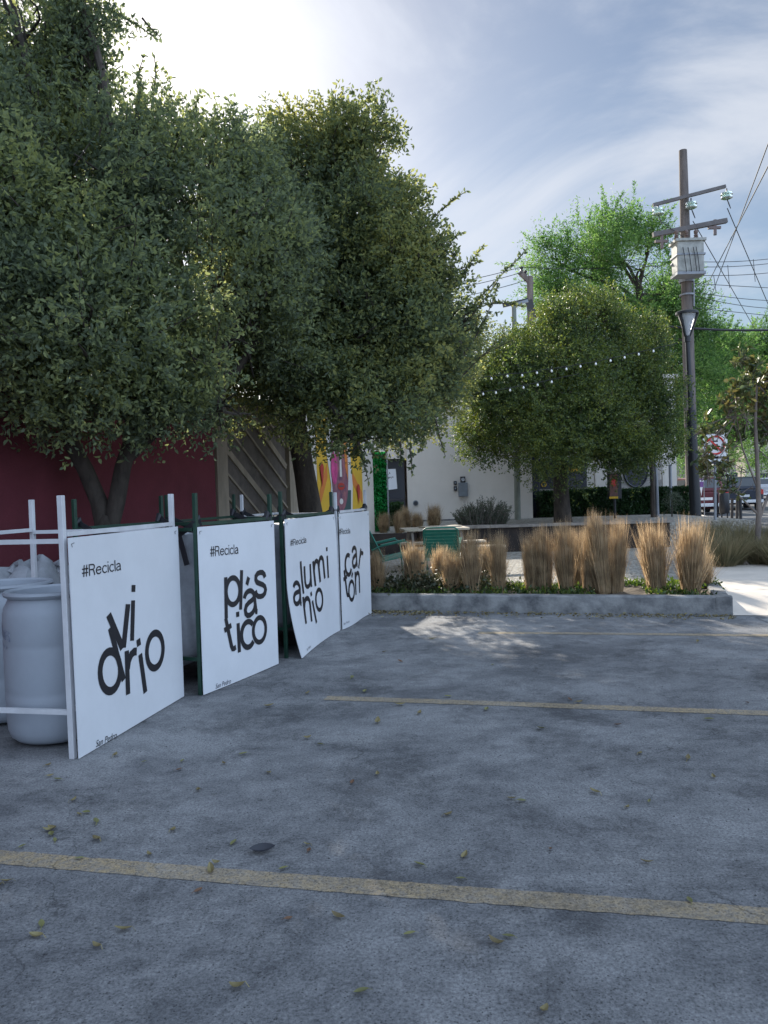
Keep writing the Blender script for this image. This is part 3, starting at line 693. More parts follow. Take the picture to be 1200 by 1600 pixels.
# hedge in front of building
t = empty('clipped_hedge', (7, 22.3, 0), 'dark green clipped hedge along the foot of the cream building', 'hedge')
hx0, hx1 = px_at(841, 22.4), px_at(1072, 22.4); hz1 = D(950, 767, 22.2)[2]
n = 26000; P = np.stack([rng.uniform(hx0, hx1, n), rng.uniform(22.0, 22.9, n), rng.uniform(.45, hz1, n)], 1)
fac = rng.integers(0, 2, n); P[fac == 0, 1] = 22.0+rng.uniform(-.05, .12, (fac == 0).sum()); k = rng.random(n) < .3; P[k, 2] = hz1+rng.uniform(-.1, .04, k.sum())
P[:, 2] += .04*lump(P, 3)
leaf_mesh('foliage', P, rng.normal(size=(n, 3))+np.array([0, -.4, .5]), .07, .04, M['leaf_hedge'], t, six=False)
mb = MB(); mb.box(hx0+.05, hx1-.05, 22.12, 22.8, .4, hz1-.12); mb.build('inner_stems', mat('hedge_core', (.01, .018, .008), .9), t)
# small hedge at the door
t = empty('clipped_hedge', (bx_(615, 21.5), 21.4, 0), 'small dark hedge below the paper notice', 'hedge')
n = 2500; P = np.stack([rng.uniform(bx_(603, 21.4), bx_(628, 21.4), n), rng.uniform(21.2, 21.6, n), rng.uniform(.5, D(615, 786, 21.4)[2], n)], 1)
leaf_mesh('foliage', P, rng.normal(size=(n, 3)), .07, .04, M['leaf_hedge'], t, six=False)
mb = MB(); mb.tube([(bx_(615, 21.4), 21.4, .3), (bx_(615, 21.4), 21.4, .9)], .02, 6); mb.build('stem', M['bark'], t)

# poster light box on post
t = empty('poster_box', (px_at(960, 20), 20, 0), 'narrow standing poster box with a red picture in front of the hedge', 'poster stand')
a, b = px_at(952.5, 20), px_at(966, 20); z0, z1 = D(960, 779, 20)[2], D(960, 740, 20)[2]
mb = MB(); mb.box(a, b+.1, 20, 20.16, z0, z1); mb.build('case', M['black_steel'], t)
mb = MB(); mb.box(a+.015, b-.005, 19.985, 19.997, z0+.06, z1-.02); ps = mb.build('picture', M['red_art'], t)
mb = MB(); mb.box(a, b, 19.98, 19.996, z0, z0+.055); mb.build('caption_strip', M['yellow'], t)
mb = MB(); mb.box(a-.01, b+.11, 19.97, 20.18, z1+.003, z1+.06); mb.build('cap', M['rim_wood'], t)
mb = MB(); xm = (a+b)/2+.05; mb.tube([(xm, 20.08, z0), (xm, 20.08, .5)], .035, 8); mb.build('post', M['black_steel'], t)
mb = MB(); mb.add([((a+b)/2+.07*math.cos(q)+.01, 19.981, z0+.42+.11*math.sin(q)) for q in [2*math.pi*i/14 for i in range(14)]], [tuple(range(14))]); mb.build('round_motif', M['sign_red'], ps)

# ================================================================== RECYCLING FRAMES
boards = []
def frame(name_lbl, A, B, depth, m, tube_, ext=.235, top=1.225, zb=.006, disp=None, white=True, word='', group='recycling frames in a row'):
    A = np.array([*A, 0.]); B = np.array([*B, 0.]); a = norm(B-A); nrm = np.array([-a[1], a[0], 0.])
    root = empty('recycling_frame', A+(B-A)/2+nrm*depth/2, name_lbl, 'recycling frame', group)
    hw = tube_/2
    c = [A+nrm*(hw+.012)+a*hw, B+nrm*(hw+.012)-a*hw, B+nrm*depth-a*hw, A+nrm*depth+a*hw]
    for i, p in enumerate(c):
        lean = rng.normal(size=2)*.008
        mb = MB(); tp = p+np.array([lean[0], lean[1], top+ext+rng.uniform(-.015, .015)])
        mb.bar(p, tp, tube_, tube_, up=a); mb.build('post', m, root, bevel=.003)
    for lvl, zz_ in ((0, top-.005), (1, .27)):
        for i in range(4):
            if i == 0 and lvl == 0: z_ = top+.02
            elif i == 2 and lvl == 0: z_ = top
            else: z_ = zz_-(.012 if i % 2 else 0)
            p, q = c[i], c[(i+1) % 4]; d = norm(q-p)
            mb = MB(); mb.bar(p+d*(hw+.001)+(0, 0, z_), q-d*(hw+.001)+(0, 0, z_), tube_*.8, tube_*.8); mb.build('rail', m, root)
    # sign board
    W_ = np.linalg.norm(B-A); nu, nv = 24, 24
    def surf(u, v, off=0.0):              # u 0..1 along, v metres up
        d = disp(u, v/top) if disp else 0
        return A+a*(u*W_)-nrm*(d+off)+np.array([0, 0, v])
    V = []; F = []
    for s_, off in ((0, .009), (1, .003)):
        for j in range(nv+1):
            for i in range(nu+1): V.append(surf(i/nu, zb+(top-zb)*j/nv, off))
    k = (nu+1)*(nv+1)
    for j in range(nv):
        for i in range(nu):
            q = j*(nu+1)+i; F.append((q, q+1, q+nu+2, q+nu+1)); F.append((q+k, q+nu+1+k, q+nu+2+k, q+1+k))
    per = [i for i in range(nu+1)]+[j*(nu+1)+nu for j in range(1, nv+1)]+[nv*(nu+1)+i for i in range(nu-1, -1, -1)]+[j*(nu+1) for j in range(nv-1, 0, -1)]
    for q in range(len(per)): p1, p2 = per[q], per[(q+1) % len(per)]; F.append((p1, p1+k, p2+k, p2))
    mb = MB(); mb.add(V, F); bd = mb.build('sign_board', M['board'], root, smooth=True); bd['label'] = 'white board reading %s' % word
    for u_, v_ in ((.03, top-.03), (.97, top-.03)):
        q = surf(u_, v_, .010); mb = MB(); mb.tube([q+a*.012, q-nrm*.004, q-a*.014+np.array([0, 0, -.004]), q-a*.02-nrm*.008+np.array([0, 0, -.022])], .0015, 5); mb.build('cable_tie', M['strap'], bd)
    def px2uv(x, y):
        d = ray(x, y); n3 = -nrm; P0 = A+n3*.009; s = np.dot(P0-CP, n3)/np.dot(d, n3); p = CP+d*s
        return np.array([np.dot(p-A, a), p[2]])
    def put(V2, F, m, name):              # V2: metres on the board (along, up)
        V2 = np.array(V2); mb = MB(); mb.add([surf(p[0]/W_, p[1], .0115) for p in V2], F); return mb.build(name, m, bd)
    def letter(ch, bot, topp, sx=1.0, bold=.012):
        b_ = px2uv(*bot); t_ = px2uv(*topp); V, F = gl(ch); mn, mx_ = V.min(0), V.max(0)
        h = mx_[1]-mn[1]; s = np.linalg.norm(t_-b_)/h; up = norm(t_-b_); rt = np.array([up[1], -up[0]])
        Q = (V-np.array([(mn[0]+mx_[0])/2, mn[1]]))*s; return (b_+Q[:, :1]*sx*rt+Q[:, 1:]*up, F)
    def line(body, bl, br, hpx_top, m, name, italic=0.0, bold=0.0):
        b_ = px2uv(*bl); r_ = px2uv(*br); V, F = glyph(body, italic, bold) if italic else gl_line(body); mn, mx_ = V.min(0), V.max(0)
        tt_ = px2uv(*hpx_top); hh_ = np.linalg.norm(tt_-b_); d = norm(r_-b_); up = np.array([-d[1], d[0]])
        capline = glyph('R')[0][:, 1].max() if italic else .72; Ln = np.linalg.norm(r_-b_)
        Q = b_+(V[:, :1]-mn[0])/(mx_[0]-mn[0])*Ln*d+V[:, 1:]/capline*hh_*up; return put(Q, F, m, name)
    def word_(ls, z):
        VV = []; FF = []; n_ = 0
        for l in ls:
            ch, b_, t_ = l[:3]; sx = l[3] if len(l) > 3 else 1.0; Q, F = letter(ch, z(b_), z(t_), sx); VV.append(Q); FF += [tuple(i+n_ for i in f) for f in F]; n_ += len(Q)
        put(np.concatenate(VV), FF, M['ink'], 'word_lettering')
    return root, dict(A=A, B=B, a=a, n=nrm, c=c, word=word_, line=line, surf=surf, W=W_)

z1_ = lambda p: (p[0]/3.3333, 740+p[1]/3.3333)
z2_ = lambda p: (260+p[0]/3.529, 740+p[1]/3.529)
z3_ = lambda p: (400+p[0]/6, 780+p[1]/6)
gA, gB = G(113, 1187), G(286, 1089)
r1, f1 = frame('white steel frame holding drums behind the vidrio board', gA[:2]+[.02, 0], gB[:2], 1.15, M['white_steel'], .032, word='vidrio', disp=lambda u, v: .012*(1-u)*(1-v))
f1['word']([('v', (637, 915), (613, 700), 1.22), ('i', (684, 870), (693, 580)), ('d', (597, 1135), (522, 850)), ('r', (683, 1140), (677, 912)), ('i', (753, 1140), (716, 862)), ('o', (806, 1030), (804, 812))], z1_)
f1['line']('#Recicla', z1_((425, 540)), z1_((628, 503)), z1_((426, 478)), M['ink'], 'slogan_lettering')
f1['line']('San Pedro', z1_((490, 1425)), z1_((600, 1375)), z1_((490, 1391)), M['ink'], 'caption_lettering', italic=.25)
gA, gB = G(317, 1087), G(434, 1038)
r2, f2 = frame('near green steel frame behind the plástico board', gA[:2], gB[:2], 1.15, M['green_steel'], .030, top=1.215, word='plástico', disp=lambda u, v: .01*math.sin(u*3.1)*(1-v))
f2['word']([('p', (365, 792), (363, 560)), ('l', (405, 750), (412, 532)), ('á', (466, 792), (442, 566)), ('s', (518, 692), (515, 530)), ('t', (362, 985), (324, 797)), ('i', (397, 985), (388, 762)), ('c', (443, 973), (437, 803)), ('o', (512, 942), (508, 780))], z2_)
f2['line']('#Recicla', z2_((240, 458)), z2_((395, 442)), z2_((240, 402)), M['ink'], 'slogan_lettering')
f2['line']('San Pedro', z2_((268, 1186)), z2_((350, 1154)), z2_((268, 1160)), M['grey_ink'], 'caption_lettering', italic=.25)
gA, gB = G(451, 1029), G(530, 986)
r3, f3 = frame('far green steel frame behind the warped aluminio board', gA[:2], gB[:2], 1.15, M['green_steel'], .030, top=1.215, word='aluminio, warped at its foot', disp=lambda u, v: .12*max(0, 1-u*1.15)**1.5*max(0, 1-v*1.7)**1.8+.02*math.sin(u*5)*v**6)
f3['word']([('a', (375, 1007), (378, 760)), ('l', (438, 886), (415, 582)), ('u', (489, 838), (478, 618)), ('m', (600, 778), (578, 545)), ('i', (677, 738), (663, 450)), ('n', (467, 1156), (463, 905)), ('i', (547, 1160), (508, 870)), ('o', (590, 1056), (583, 828))], z3_)
f3['line']('#Recicla', z3_((318, 441)), z3_((465, 407)), z3_((318, 380)), M['ink'], 'slogan_lettering')
f3['line']('San Pedro', z3_((395, 1420)), z3_((450, 1385)), z3_((395, 1398)), M['grey_ink'], 'caption_lettering', italic=.25)
gA, gB = G(531, 986), G(580, 959)
r4, f4 = frame('white steel frame behind the cartón board next to the kerb', gA[:2]+[.02, .04], gB[:2], 1.1, M['white_steel'], .03, top=1.215, word='cartón', disp=lambda u, v: .015*math.sin(u*6)*(1-v))
f4['word']([('c', (868, 727), (843, 513)), ('a', (926, 652), (915, 434)), ('r', (973, 662), (996, 476)), ('t', (851, 926), (823, 665)), ('ó', (885, 962), (893, 675)), ('n', (953, 888), (946, 670))], z3_)
f4['line']('#Recicla', z3_((778, 332)), z3_((880, 320)), z3_((778, 278)), M['ink'], 'slogan_lettering')
f4['line']('San Pedro', z3_((818, 1180)), z3_((866, 1152)), z3_((818, 1160)), M['grey_ink'], 'caption_lettering', italic=.25)
# zip-tie stub on board 1 frame
# drums --------------------------------------------------------------
def drum(c, label, rz):
    root = empty('plastic_drum', c, label, 'drum', 'plastic drums in the white frame')
    R = .285
    prof = [(0, .012), (.2, .012), (.235, .02), (.262, .045), (.276, .085), (R-.004, .14), (R, .295), (R-.003, .31), (R, .325), (R, .575), (R-.003, .59), (R, .605), (R, .76), (R-.008, .80), (R-.03, .845), (R-.035, .86), (R-.012, .872), (R-.006, .885), (R-.012, .90), (R-.03, .902), (R-.045, .89), (R-.05, .85), (R-.05, .80)]
    mb = MB(); mb.lathe(c, prof, 48); mb.build('body', M['drum'], root, smooth=True)
    mb = MB(); mb.lathe(c, [(0, .80), (R-.055, .80), (R-.052, .805)], 48); mb.build('liquid_top', M['drum'], root, smooth=True)
    # faded print, two rows of small marks wrapped on the side
    def wrap(u0, u1, z0, z1, mb_):
        V = []; F = []
        for i in range(7):
            an = u0+(u1-u0)*i/6
            for z in (z0, z1): V.append((c[0]+(R+.0015)*math.cos(an), c[1]+(R+.0015)*math.sin(an), c[2]+z))
            if i: F.append((2*i-2, 2*i, 2*i+1, 2*i-1))
        mb_.add(V, F)
    pr = MB()
    for q in range(9):
        u = rz+q*.085; wrap(u, u+.06, .655-.004*q, .715-.004*q, pr)
    pr.build('faded_print', M['drum_print'], root); pr = MB()
    for q in range(12): u = rz+q*.05; wrap(u, u+.035, .60-.002*q, .615-.002*q, pr)
    pr.build('faded_small_print', M['drum_print'], root)
    return root
d1 = D(86, 1000, 4.66); drum((d1[0], 4.66, 0), 'white plastic drum with faded print, nearest inside the white frame', math.radians(195))
d2 = D(17, 1000, 5.12); drum((d2[0], 5.12, 0), 'white plastic drum farther left in the white frame', math.radians(60))
d3 = D(88, 1000, 4.66)+f1['a']*.0; p3 = np.array([d1[0]-.0, 0, 0])
# rubbish sacks behind the drums
def pillow(c, s, seed, mb):
    r_ = np.random.default_rng(seed); n, m_ = 18, 12; V = []; F = []
    ph = r_.uniform(0, 6, 6)
    for j in range(m_+1):
        th = math.pi*j/m_
        for i in range(n):
            p = 2*math.pi*i/n; x, y, z = math.sin(th)*math.cos(p), math.sin(th)*math.sin(p), math.cos(th)
            w = 1+.14*math.sin(3*p+ph[0]+2*z)+.10*math.sin(5*x+ph[1])*math.cos(4*z+ph[2])+.07*math.sin(9*p+ph[3])*math.sin(th)
            sh = lambda v: math.copysign(abs(v)**.75, v)
            V.append((c[0]+s[0]*sh(x)*w, c[1]+s[1]*sh(y)*w, c[2]+s[2]*sh(z)*w))
    for j in range(m_):
        for i in range(n): i2 = (i+1) % n; F.append((j*n+i, (j+1)*n+i, (j+1)*n+i2, j*n+i2))
    mb.add(V, F)
for k, (px, py, dp_, s, lb) in enumerate([(20, 912, 6.9, (.34, .25, .30), 'pale crumpled sack farthest left behind the drums'), (50, 905, 6.5, (.22, .25, .34), 'peaked pale sack in the middle of the heap behind the drums'), (82, 912, 6.9, (.2, .25, .30), 'small pale sack beside the green post behind the drums')]):
    c = D(px, py, dp_); c[2] = s[2]*.98
    c = np.array([c[0], c[1], c[2]]); s = (s[0], s[1], (1.42-(py-793-22)/1200*dp_)/2 if False else s[2])
    H_ = D(px, py-22, dp_)[2]; s = (s[0], s[1], H_/2); c[2] = H_/2
    t = empty('rubbish_sack', (c[0], c[1], 0), lb, 'sack', 'sacks behind the drums')
    mb = MB(); pillow(c, s, k+3, mb); mb.build('sack_body', M['sack'], t, smooth=True)
    mb = MB(); mb.tube([(c[0], c[1], H_*.98), (c[0]+.03, c[1], H_+.05), (c[0]+.09, c[1]-.02, H_+.06)], [.05, .02, .035], 7); mb.build('tied_neck', M['sack'], t)

# bulk bags hung in frames 2, 3, 4 -----------------------------------
def bulkbag(f, depth, label, seed, top=1.16, inset=.07):
    A, a, n_, W_ = f['A'], f['a'], f['n'], f['W']; c = A+a*W_/2+n_*depth/2
    root = empty('bulk_bag', (c[0], c[1], 0), label, 'bulk bag', 'woven bulk bags in the frames')
    r_ = np.random.default_rng(seed); hx, hy = W_/2-inset, depth/2-inset-.01
    V = []; F = []; nn = 48; rows = 20
    for j in range(rows+1):
        v = j/rows; z = .17+(top-.17)*v
        for i in range(nn):
            an = 2*math.pi*(i+.5)/nn; sq = 5.0 if v > .3 else 3.0+2*v/.3
            x = math.copysign(abs(math.cos(an))**(2/sq), math.cos(an)); y = math.copysign(abs(math.sin(an))**(2/sq), math.sin(an))
            sw = 1-.10*math.sin(math.pi*min(1, v*1.2))*.3-(.22*(1-v/.12)**2 if v < .12 else 0)
            wr = .012*math.sin(5*an+ph0)+.010*math.sin(11*an+7*v) if (ph0 := seed) is not None else 0
            zz_ = z-(.05*math.cos(an*2)*max(0, 1-v*5))+(.05*abs(math.sin(2*an))-.05)*max(0, v-.9)*10
            V.append(c+a*(x*hx*sw+wr)+n_*(y*hy*sw+wr)+np.array([0, 0, zz_]))
    for j in range(rows):
        for i in range(nn): i2 = (i+1) % nn; F.append((j*nn+i, j*nn+i2, (j+1)*nn+i2, (j+1)*nn+i))
    V.append(c+np.array([0, 0, .12])); ci = len(V)-1
    for i in range(nn): F.append(((i+1) % nn, i, ci))
    # folded-in top flap
    base = len(V)
    for i in range(nn):
        p = V[rows*nn+i]; q = p+(c+np.array([0, 0, p[2]])-p)*.55; q[2] = top-.05+.04*math.sin(i*1.7); V.append(q)
    for i in range(nn): i2 = (i+1) % nn; F.append((rows*nn+i, rows*nn+i2, base+i2, base+i))
    mb = MB(); mb.add(V, F); mb.build('bag_body', M['sack'], root, smooth=True)
    # straps: from down the near sides up over the rails to the corner posts
    for k, (sx, sy) in enumerate(((-1, 1), (1, 1), (1, -1), (-1, -1))):
        cor = c+a*(sx*hx*.96)+n_*(sy*hy*.96); post = f['c'][[3, 2, 1, 0][k]]
        side = a*sx*(.02)
        p0 = c+a*(sx*(hx+.016))+n_*(sy*(hy-.06))+np.array([0, 0, top-.22]); p1 = c+a*(sx*(hx+.02))+n_*(sy*(hy-.12))+np.array([0, 0, top+.0]); p2 = post-a*(sx*.03)+np.array([0, 0, 1.255])
        mb = MB(); wv = n_
        for (u, v_) in ((p0, p1), (p1, p2)):
            d = norm(v_-u); thick = norm(np.cross(d, wv)); wd = norm(np.cross(thick, d)); mb.obox((u+v_)/2, (v_-u)/2*1.04, wd*.022, thick*.003)
        mb.build('strap', M['strap'], root)
        # wrap round the rail / knot
        mb = MB(); mb.tube([p2+a*-.03*sx+(0, 0, -.03), p2+(0, 0, .025), p2+a*.035*sx+(0, 0, .0), p2+a*.02*sx+(0, 0, -.06)], [.018, .028, .024, .016], 6); mb.build('strap_knot', M['strap'], root)
    # blue printed band near the foot on the near face
    mb = MB(); q0 = c-a*(hx*.985+.02); mb.obox(q0+np.array([0, 0, .34]), n_*hy*.5, a*.003, (0, 0, .018)); mb.build('printed_band', M['blue_print'], root)
    return root
bulkbag(f2, 1.15, 'white woven bulk bag with a black strap behind the plástico board', 1)
bulkbag(f3, 1.15, 'white woven bulk bag behind the warped aluminio board', 2)
bulkbag(f4, 1.10, 'white woven bulk bag behind the cartón board', 3)
print('frames ok')

# ================================================================== PICNIC TABLE, CHAIRS
YT = 13.4
t = empty('picnic_table', (px_at(690, YT), YT, .06), 'weathered wooden picnic table with benches behind the straw grasses', 'table')
c = D(678, 830, YT); zt = D(678, 826, YT)[2]; ta = norm(np.array([1, .10, 0.])); tb = np.array([-ta[1], ta[0], 0.])
for i in range(5):
    mb = MB(); mb.obox((c[0], c[1], zt)+tb*(i-2)*.15, ta*.56, tb*.070, (0, 0, .018)); mb.build('top_plank', M['table_wood'], t)
for sg in (-1, 1):
    for i in range(2):
        mb = MB(); mb.obox((c[0]+.25, c[1], .48)+tb*sg*(.62+i*.14), ta*.80, tb*.065, (0, 0, .018)); mb.build('bench_plank', M['table_wood'], t)
for sx in (-.42, .42):
    for sg in (-1, 1):
        mb = MB(); mb.bar((c[0], c[1], .06)+ta*sx+tb*sg*.6, (c[0], c[1], zt-.02)+ta*sx+tb*sg*.22, .04, .09); mb.build('leg', M['rim_wood'], t)
    mb = MB(); mb.bar((c[0], c[1], .44)+ta*(sx+.045)-tb*.76, (c[0], c[1], .44)+ta*(sx+.045)+tb*.76, .04, .06); mb.build('crossbar', M['rim_wood'], t)
mb = MB(); mb.obox(D(688, 822, YT)*[1, 1, 0]+[0, 0, zt+.034], np.array([.33, .12, .0]), np.array([-.05, .12, 0]), (0, 0, .012)); tag(mb.build('loose_board', M['table_wood']), 'short pale board lying on the picnic table', 'board')

def chair(px, Y, rz, label):
    """steel garden armchair, local frame faces +Y, origin on ground"""
    root = empty('garden_armchair', (0, 0, 0), label, 'chair', 'green garden armchairs')
    R = .011
    # two side frames: front leg, arm, rear leg
    for s in (-1, 1):
        x = .27*s
        mb = MB(); mb.tube([(x, .30, 0), (x*.98, .27, .36), (x*.98, .25, .58), (x*.98, .18, .615), (x*.98, -.22, .55), (x*.96, -.34, .50)], R, 8); mb.build('leg', M['chair'], root, smooth=True)
        mb = MB(); mb.tube([(x, -.42, 0), (x*.97, -.20, .32), (x*.97, .27, .40)], R, 8); mb.build('leg', M['chair'], root, smooth=True)
        mb = MB(); mb.obox((x*.98, -.01, .605), (.024, 0, 0), (0, .19, .033), (0, 0, .008)); mb.build('armrest', M['chair'], root)
    # back: rounded frame and slatted panel
    bk = [(-.25, -.14, .33), (-.255, -.34, .74), (-.245, -.375, .80), (-.20, -.39, .825), (.20, -.39, .825), (.245, -.375, .80), (.255, -.34, .74), (.25, -.14, .33)]
    mb = MB(); mb.tube(bk, R*1.1, 8); mb.build('back_frame', M['chair'], root, smooth=True)
    mb = MB()
    for i in range(9):
        f = i/9; y0 = -.15-.21*f; z0 = .37+.43*f; mb.obox((0, y0-.006, z0+.02), (.24, 0, 0), (0, -.012*.9, .0225), (0, .003, .0015))
    mb.build('backrest', M['chair'], root)
    mb = MB()
    for i in range(9):
        mb.obox((0, .27-.05*i, .405-.010*i), (.245, 0, 0), (0, .0215, .004), (0, -.0004, .003))
    mb.build('seat', M['chair'], root)
    root.location = (px_at(px, Y), Y, .06); root.rotation_euler = (0, 0, rz); return root
ch = chair(690, 11.6, math.radians(-8), 'green slatted garden armchair seen from behind at the picnic table')
c2 = copy_tree(ch); c2.location = (px_at(606, 11.9), 11.9, .06); c2.rotation_euler = (0, 0, math.radians(-75)); c2['label'] = 'green garden armchair facing sideways, next to the cartón board'
print('furniture ok')

# ================================================================== GRASSES
def grass_mesh(n, h, r0, r1, flare=.12, w=.0052, droop=.12, seed=0, green=False):
    r_ = np.random.default_rng(seed)
    an = r_.uniform(0, 6.283, n); rr = np.sqrt(r_.uniform(0, 1, n)); b = np.stack([np.cos(an)*rr*r0, np.sin(an)*rr*r0, np.zeros(n)], 1)
    ha = h*(1-.52*r_.random(n)**1.5)*(1-.08*rr); tipr = rr*r1+r_.normal(size=n)*.03
    wild = r_.random(n) < .10; tipr[wild] += r_.uniform(.03, .20, wild.sum()); ha[wild] *= r_.uniform(.75, 1.22, wild.sum())
    ha = ha*(1-.13*np.sin(an*2+seed)*rr-.10*np.sin(an*5+2*seed)*rr); jn = r_.normal(size=(n, 2))*.035
    tip = np.stack([np.cos(an)*tipr+jn[:, 0], np.sin(an)*tipr+jn[:, 1], ha], 1)
    seg = 5; V = []; sd = np.stack([-np.sin(an+r_.normal(size=n)), np.cos(an+r_.normal(size=n)), np.zeros(n)], 1)
    wv = w*r_.uniform(.6, 1.3, n)
    for i in range(seg):
        t = i/(seg-1); c = b+(tip-b)*np.array([t**1.3, t**1.3, 1])*np.array([1, 1, t]); c[:, 2] = ha*t-(droop*wild*ha*t**3)
        wd = (wv*(1-.85*t**2))[:, None]*.5*sd; V += [c-wd, c+wd]
    V = np.stack(V, 1).reshape(-1, 3); F = []
    base = (np.arange(n)*seg*2)[:, None]
    F = np.concatenate([np.concatenate([base+2*i, base+2*i+1, base+2*i+3, base+2*i+2], 1) for i in range(seg-1)])
    return V, F
GM = [raw_mesh('ornamental_grass', *grass_mesh(1700, 1.0, .10, .155, seed=s), M['straw']) for s in range(4)]
PMn = [raw_mesh('ornamental_grass', *grass_mesh(900, 1.0, .12, .42, seed=9+s, w=.009), M['straw_pale']) for s in range(2)]
ordn = ['first', 'second', 'third', 'fourth', 'fifth', 'sixth', 'seventh', 'eighth', 'ninth', 'tenth', 'eleventh', 'twelfth', 'thirteenth', 'fourteenth', 'fifteenth']
used = set()
def grass(src, x, y, z, h, wd, label, group):
    o = src if src.name not in used else src.copy()
    if src.name in used: COL.objects.link(o)
    used.add(src.name); o.location = (x, y, z); o.scale = (wd, wd, h); o.rotation_euler = (rng.normal()*.045, rng.normal()*.045, rng.uniform(0, 6.28))
    tag(o, label, 'ornamental grass', group); return o
front = [(588, 862, 1.0), (650, 848, 1.05), (706, 862, .9), (738, 832, .95), (780, 836, .8), (830, 836, .72), (851, 826, .95), (886, 818, .95), (920, 808, .85), (943, 806, .95), (964, 814, .8), (1026, 818, 1.15), (1079, 816, 1.22)]
for i, (px, ty, wd) in enumerate(front):
    g = G(px, 928 - (4 if i % 3 == 1 else 0)+rng.uniform(-4, 2), .15); top_ = D(px, ty, g[1])[2]
    grass(GM[i % 4], g[0], g[1], .145, (top_-.145)*1.06, wd*.86, 'straw coloured grass clump, %s from the left along the kerb' % ordn[i], 'straw grasses along the kerb')
# second, half hidden row in the bed
for i, (px, ty, dy) in enumerate([(690, 852, .8), (756, 846, .9), (903, 825, .7), (1098, 858, .55)]):
    g = G(px, 927, .15); g = g*(1+dy/9); x_, y_ = g[0], g[1]; top_ = D(px, ty, y_)[2]
    grass(GM[(i+2) % 4], x_, y_, .12, (top_-.12), .8, 'shorter straw grass clump in the back row of the bed, %s from the left' % ordn[i], 'straw grasses along the kerb')
for i, (px, ty, wd) in enumerate([(598, 800, .9), (622, 797, .8), (634, 790, .95), (652, 798, .9), (677, 787, 1.1)]):
    Y = 18.0; x_ = px_at(px, Y); z0 = zr2-.04 if px < 650 else zr2-.04
    top_ = D(px, ty, Y)[2]
    grass(GM[i % 4], x_, Y-.4*(i % 2), z0, max(.35, top_-z0), wd*.9, 'small sunlit straw grass by the cream wall, %s from the left' % ordn[i], 'small grasses in the low planter')
for i, (px, ty, by, wd, k) in enumerate([(1132, 830, 885, 1.25, 0), (1100, 822, 872, .9, 1), (1160, 812, 868, 1.0, 1), (1186, 838, 882, .9, 0), (1194, 818, 862, .8, 1), (1118, 808, 862, .9, 0), (1215, 835, 884, 1.1, 1), (1148, 845, 883, .8, 0)]):
    g = G(px, by, .12); top_ = D(px, ty, g[1])[2]
    grass(PMn[k], g[0], g[1], .1, (top_-.1)*1.02, wd, 'pale green and straw grass across the pavement, %s one placed around the young tree' % ordn[i], 'pale grasses across the pavement')

# ground cover and litter
n = 9000
s_ = -6.6*rng.random(n); t_ = .2+1.4*rng.random(n); P = np.array([K(a, b, .16) for a, b in zip(s_, t_)]); k = lump(P*[1, 1, 0], 3.2) > -.1; P = P[k]; P[:, 2] += rng.uniform(0, .07, len(P))*(rng.random(len(P)))
o = leaf_mesh('ground_cover', P, rng.normal(size=P.shape)+[0, 0, .9], rng.uniform(.03, .08, len(P)), .028, M['leaf_cover'], None, six=False); tag(o, 'low green weeds growing between the straw grasses', 'ground cover', kind='stuff')
# leafy groundcover mound near left behind grass
n = 2600; P = np.array([K(-3.05+rng.normal()*.25 if q % 2 else -3.7+rng.normal()*.2, .8+rng.normal()*.2, .16+abs(rng.normal())*.09) for q in range(n)])
o = leaf_mesh('ground_cover', P, rng.normal(size=P.shape)+[0, 0, .5], .055, .035, leafmat('low_shrub_leaf', [(.02, .035, .014), (.05, .06, .03), (.12, .11, .06)], .3, .5, 5), None, six=False); tag(o, 'low shrubby dark green cover at the left end of the bed', 'ground cover', kind='stuff')
n = 2600; s_ = -7*rng.random(n)**1.3; t_ = -.02-abs(rng.normal(size=n))*.13; w_ = np.where(s_ < -3.2, 1, .35); kk = rng.random(n) < w_
P = np.array([K(a, b, .006) for a, b in zip(s_[kk], t_[kk])]); P[:, 2] += rng.uniform(0, .012, len(P))
dd = rng.normal(size=P.shape); dd[:, 2] *= .15
o = leaf_mesh('leaf_litter', P, dd, rng.uniform(.02, .05, len(P)), .018, M['litter'], None, six=False); tag(o, 'dry leaf litter gathered along the foot of the kerb', 'leaf litter', kind='stuff')

def leafshape(L_, W_, curl, seed):
    r_ = np.random.default_rng(seed); V = []; F = []
    n = 9
    for i in range(n):
        t = i/(n-1); w = W_*math.sin(math.pi*min(1, t*.96+.02))**.8*.5; x = L_*(t-.5); z = .004+curl*(t-.5)**2*4*L_*.35
        V += [(x, -w, z+w*.35), (x, 0, z), (x, w, z+w*.55)]
        if i: o = 3*i; F += [(o-3, o, o+1, o-2), (o-2, o+1, o+2, o-1)]
    V += [(-L_*.5, 0, .004+curl*L_*.35), (-L_*.72, .004, .003), (-L_*.72, .007, .003), (-L_*.5, .003, .004+curl*L_*.35)]; F.append((n*3, n*3+1, n*3+2, n*3+3))
    mb = MB(); mb.add(V, F); return mb
LM = [leafshape(.062, .026, .5, 1).build('fallen_leaf', M['litter'], smooth=True), leafshape(.05, .024, .2, 2).build('fallen_leaf', M['litter_green'], smooth=True), leafshape(.055, .028, .8, 3).build('fallen_leaf', M['litter'], smooth=True), leafshape(.04, .02, .35, 4).build('fallen_leaf', M['brown_leaf'], smooth=True)]
